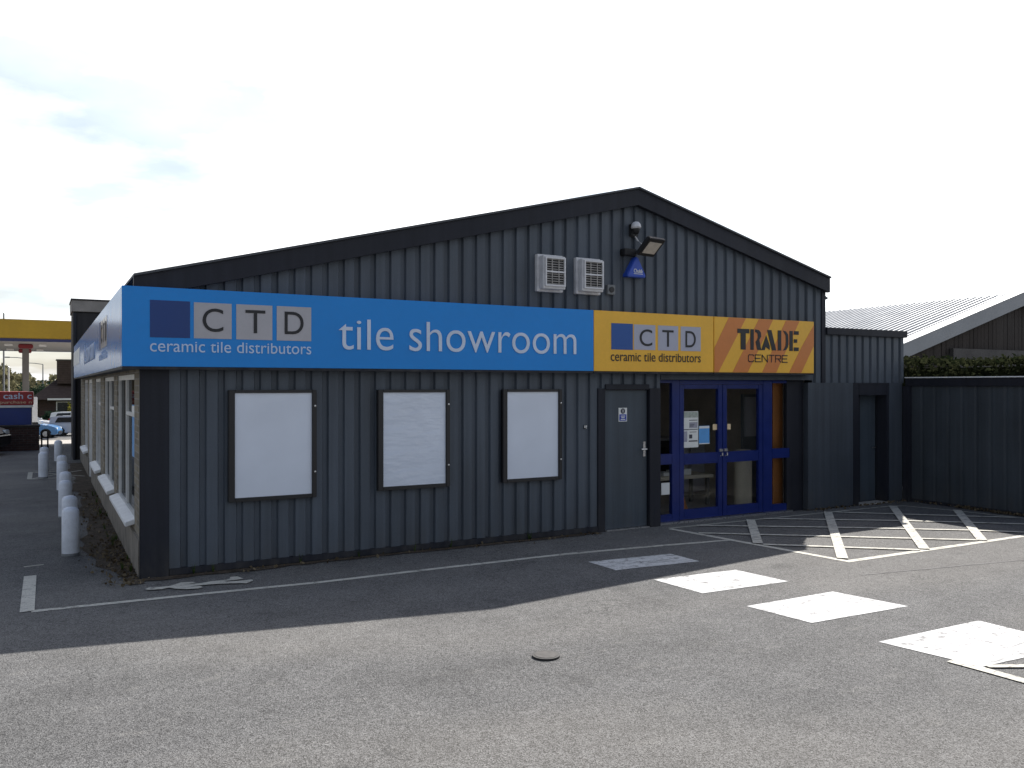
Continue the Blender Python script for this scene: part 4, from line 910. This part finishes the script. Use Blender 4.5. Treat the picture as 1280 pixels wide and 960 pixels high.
for k in range(16000):
    x = random.uniform(-45, 8); y = random.uniform(100, 116); top = 3.9 + 0.5*math.sin(x*0.9) + 0.35*math.sin(x*2.3+1) - (0.28*(x+3) if x > -3 else 0)
    hump = 1 - ((y-108)/9)**2*0.6; P.append((x, y, -1.6 + (top+1.6)*hump*random.random()**0.5))
tag(MB().leaves(P, 0.45).build('bank_scrub', 'bank_leaf'), 'olive brown scrub covering the far bank behind the petrol station', 'scrub', kind='stuff')
m = MB()
for i in range(24):
    xa, xb = -60+i*3, -57+i*3
    for (ya, za), (yb, zb) in (((101, -1.62), (106, 1.6)), ((106, 1.6), (118, 2.2))): m.add([(xa, ya, za), (xb, ya, za), (xb, yb, zb), (xa, yb, zb)], [(0,1,2,3)])
struct(m, 'hillside', 'verge')
def bare_tree(loc, h, label):
    t = thing('bare_tree', loc, label, 'tree'); m = MB(); tw = MB()
    def grow(p, d, L, r, lev):
        q = p + d*L; (m if lev < 2 else tw).tube([p, (p+q)/2 + Vector((random.uniform(-.04, .04)*L, 0, 0)), q], [r, r*0.85, r*0.65], 5)
        if lev < 5:
            for k in range(3 if lev else 5):
                a = Vector((random.gauss(0, .5), random.gauss(0, .5), random.uniform(0.1, 0.5)))
                grow(q if k else p+d*L*0.7, (d + a).normalized(), L*random.uniform(0.55, 0.8), r*0.6, lev+1)
    grow(Vector(loc), Vector((0, 0, 1)), h*0.3, 0.16, 0)
    m.build('trunk', 'bark', t); tw.build('branches', 'bark', t)
bare_tree((-7.9, 101, -1.6), 9.0, 'leafless tree standing left of the canopy column at the picture edge')
bare_tree((-6.3, 104, -1.6), 7.5, 'smaller leafless tree closer to the canopy column on the bank')
def lamp(x, y, top, arm, label):
    t = thing('street_lamp', (x, y, -1.6), label, 'street lamp', 'street lamps behind the petrol station')
    MB().tube([(x, y, -1.6), (x, y, top*0.5), (x, y, top)], [0.09, 0.07, 0.05], 8).build('pole', 'pole_grey', t)
    MB().tube([(x, y, top), (x-arm*0.6, y, top+0.12), (x-arm, y, top+0.14)], 0.04, 6).build('arm', 'pole_grey', t)
    MB().box(x-arm-0.6, x-arm, y-0.12, y+0.12, top+0.08, top+0.2).build('head', 'pole_grey', t, 0.03)
lamp(-2.3, 90, 4.85, 1.6, 'grey street lamp nearer the canopy column, arm reaching left')
lamp(-1.0, 99, 4.5, 1.4, 'grey street lamp nearer the bungalow dormer, arm reaching left')
fp = thing('flagpole', (-3.3, 57, gz(57)), 'slim grey pole rising behind the kiosk, left of the canopy column', 'pole')
MB().tube([(-3.3, 57, gz(57)), (-3.3, 57, 7.0)], [0.07, 0.045], 8).build('shaft', 'pole_grey', fp); MB().lathe([(0.02, 0), (0.08, 0.05), (0.02, 0.12)], 10, c=(-3.3, 57, 7.0)).build('finial', 'metal', fp)
MB().box(-3.5, -3.1, 56.8, 57.2, gz(57)-0.05, gz(57)+0.08).build('base', 'concrete', fp)
fp = thing('flagpole', (-2.95, 55, gz(55)), 'short pale white pole behind the kiosk, just left of the canopy column', 'pole')
MB().tube([(-2.95, 55, gz(55)), (-2.95, 55, 3.3)], [0.06, 0.045], 8).build('shaft', 'upvc', fp); MB().lathe([(0.02, 0), (0.07, 0.04), (0.02, 0.1)], 10, c=(-2.95, 55, 3.3)).build('finial', 'metal', fp)
MB().box(-3.1, -2.8, 54.85, 55.15, gz(55)-0.05, gz(55)+0.08).build('base', 'concrete', fp)
S.render.film_transparent = False
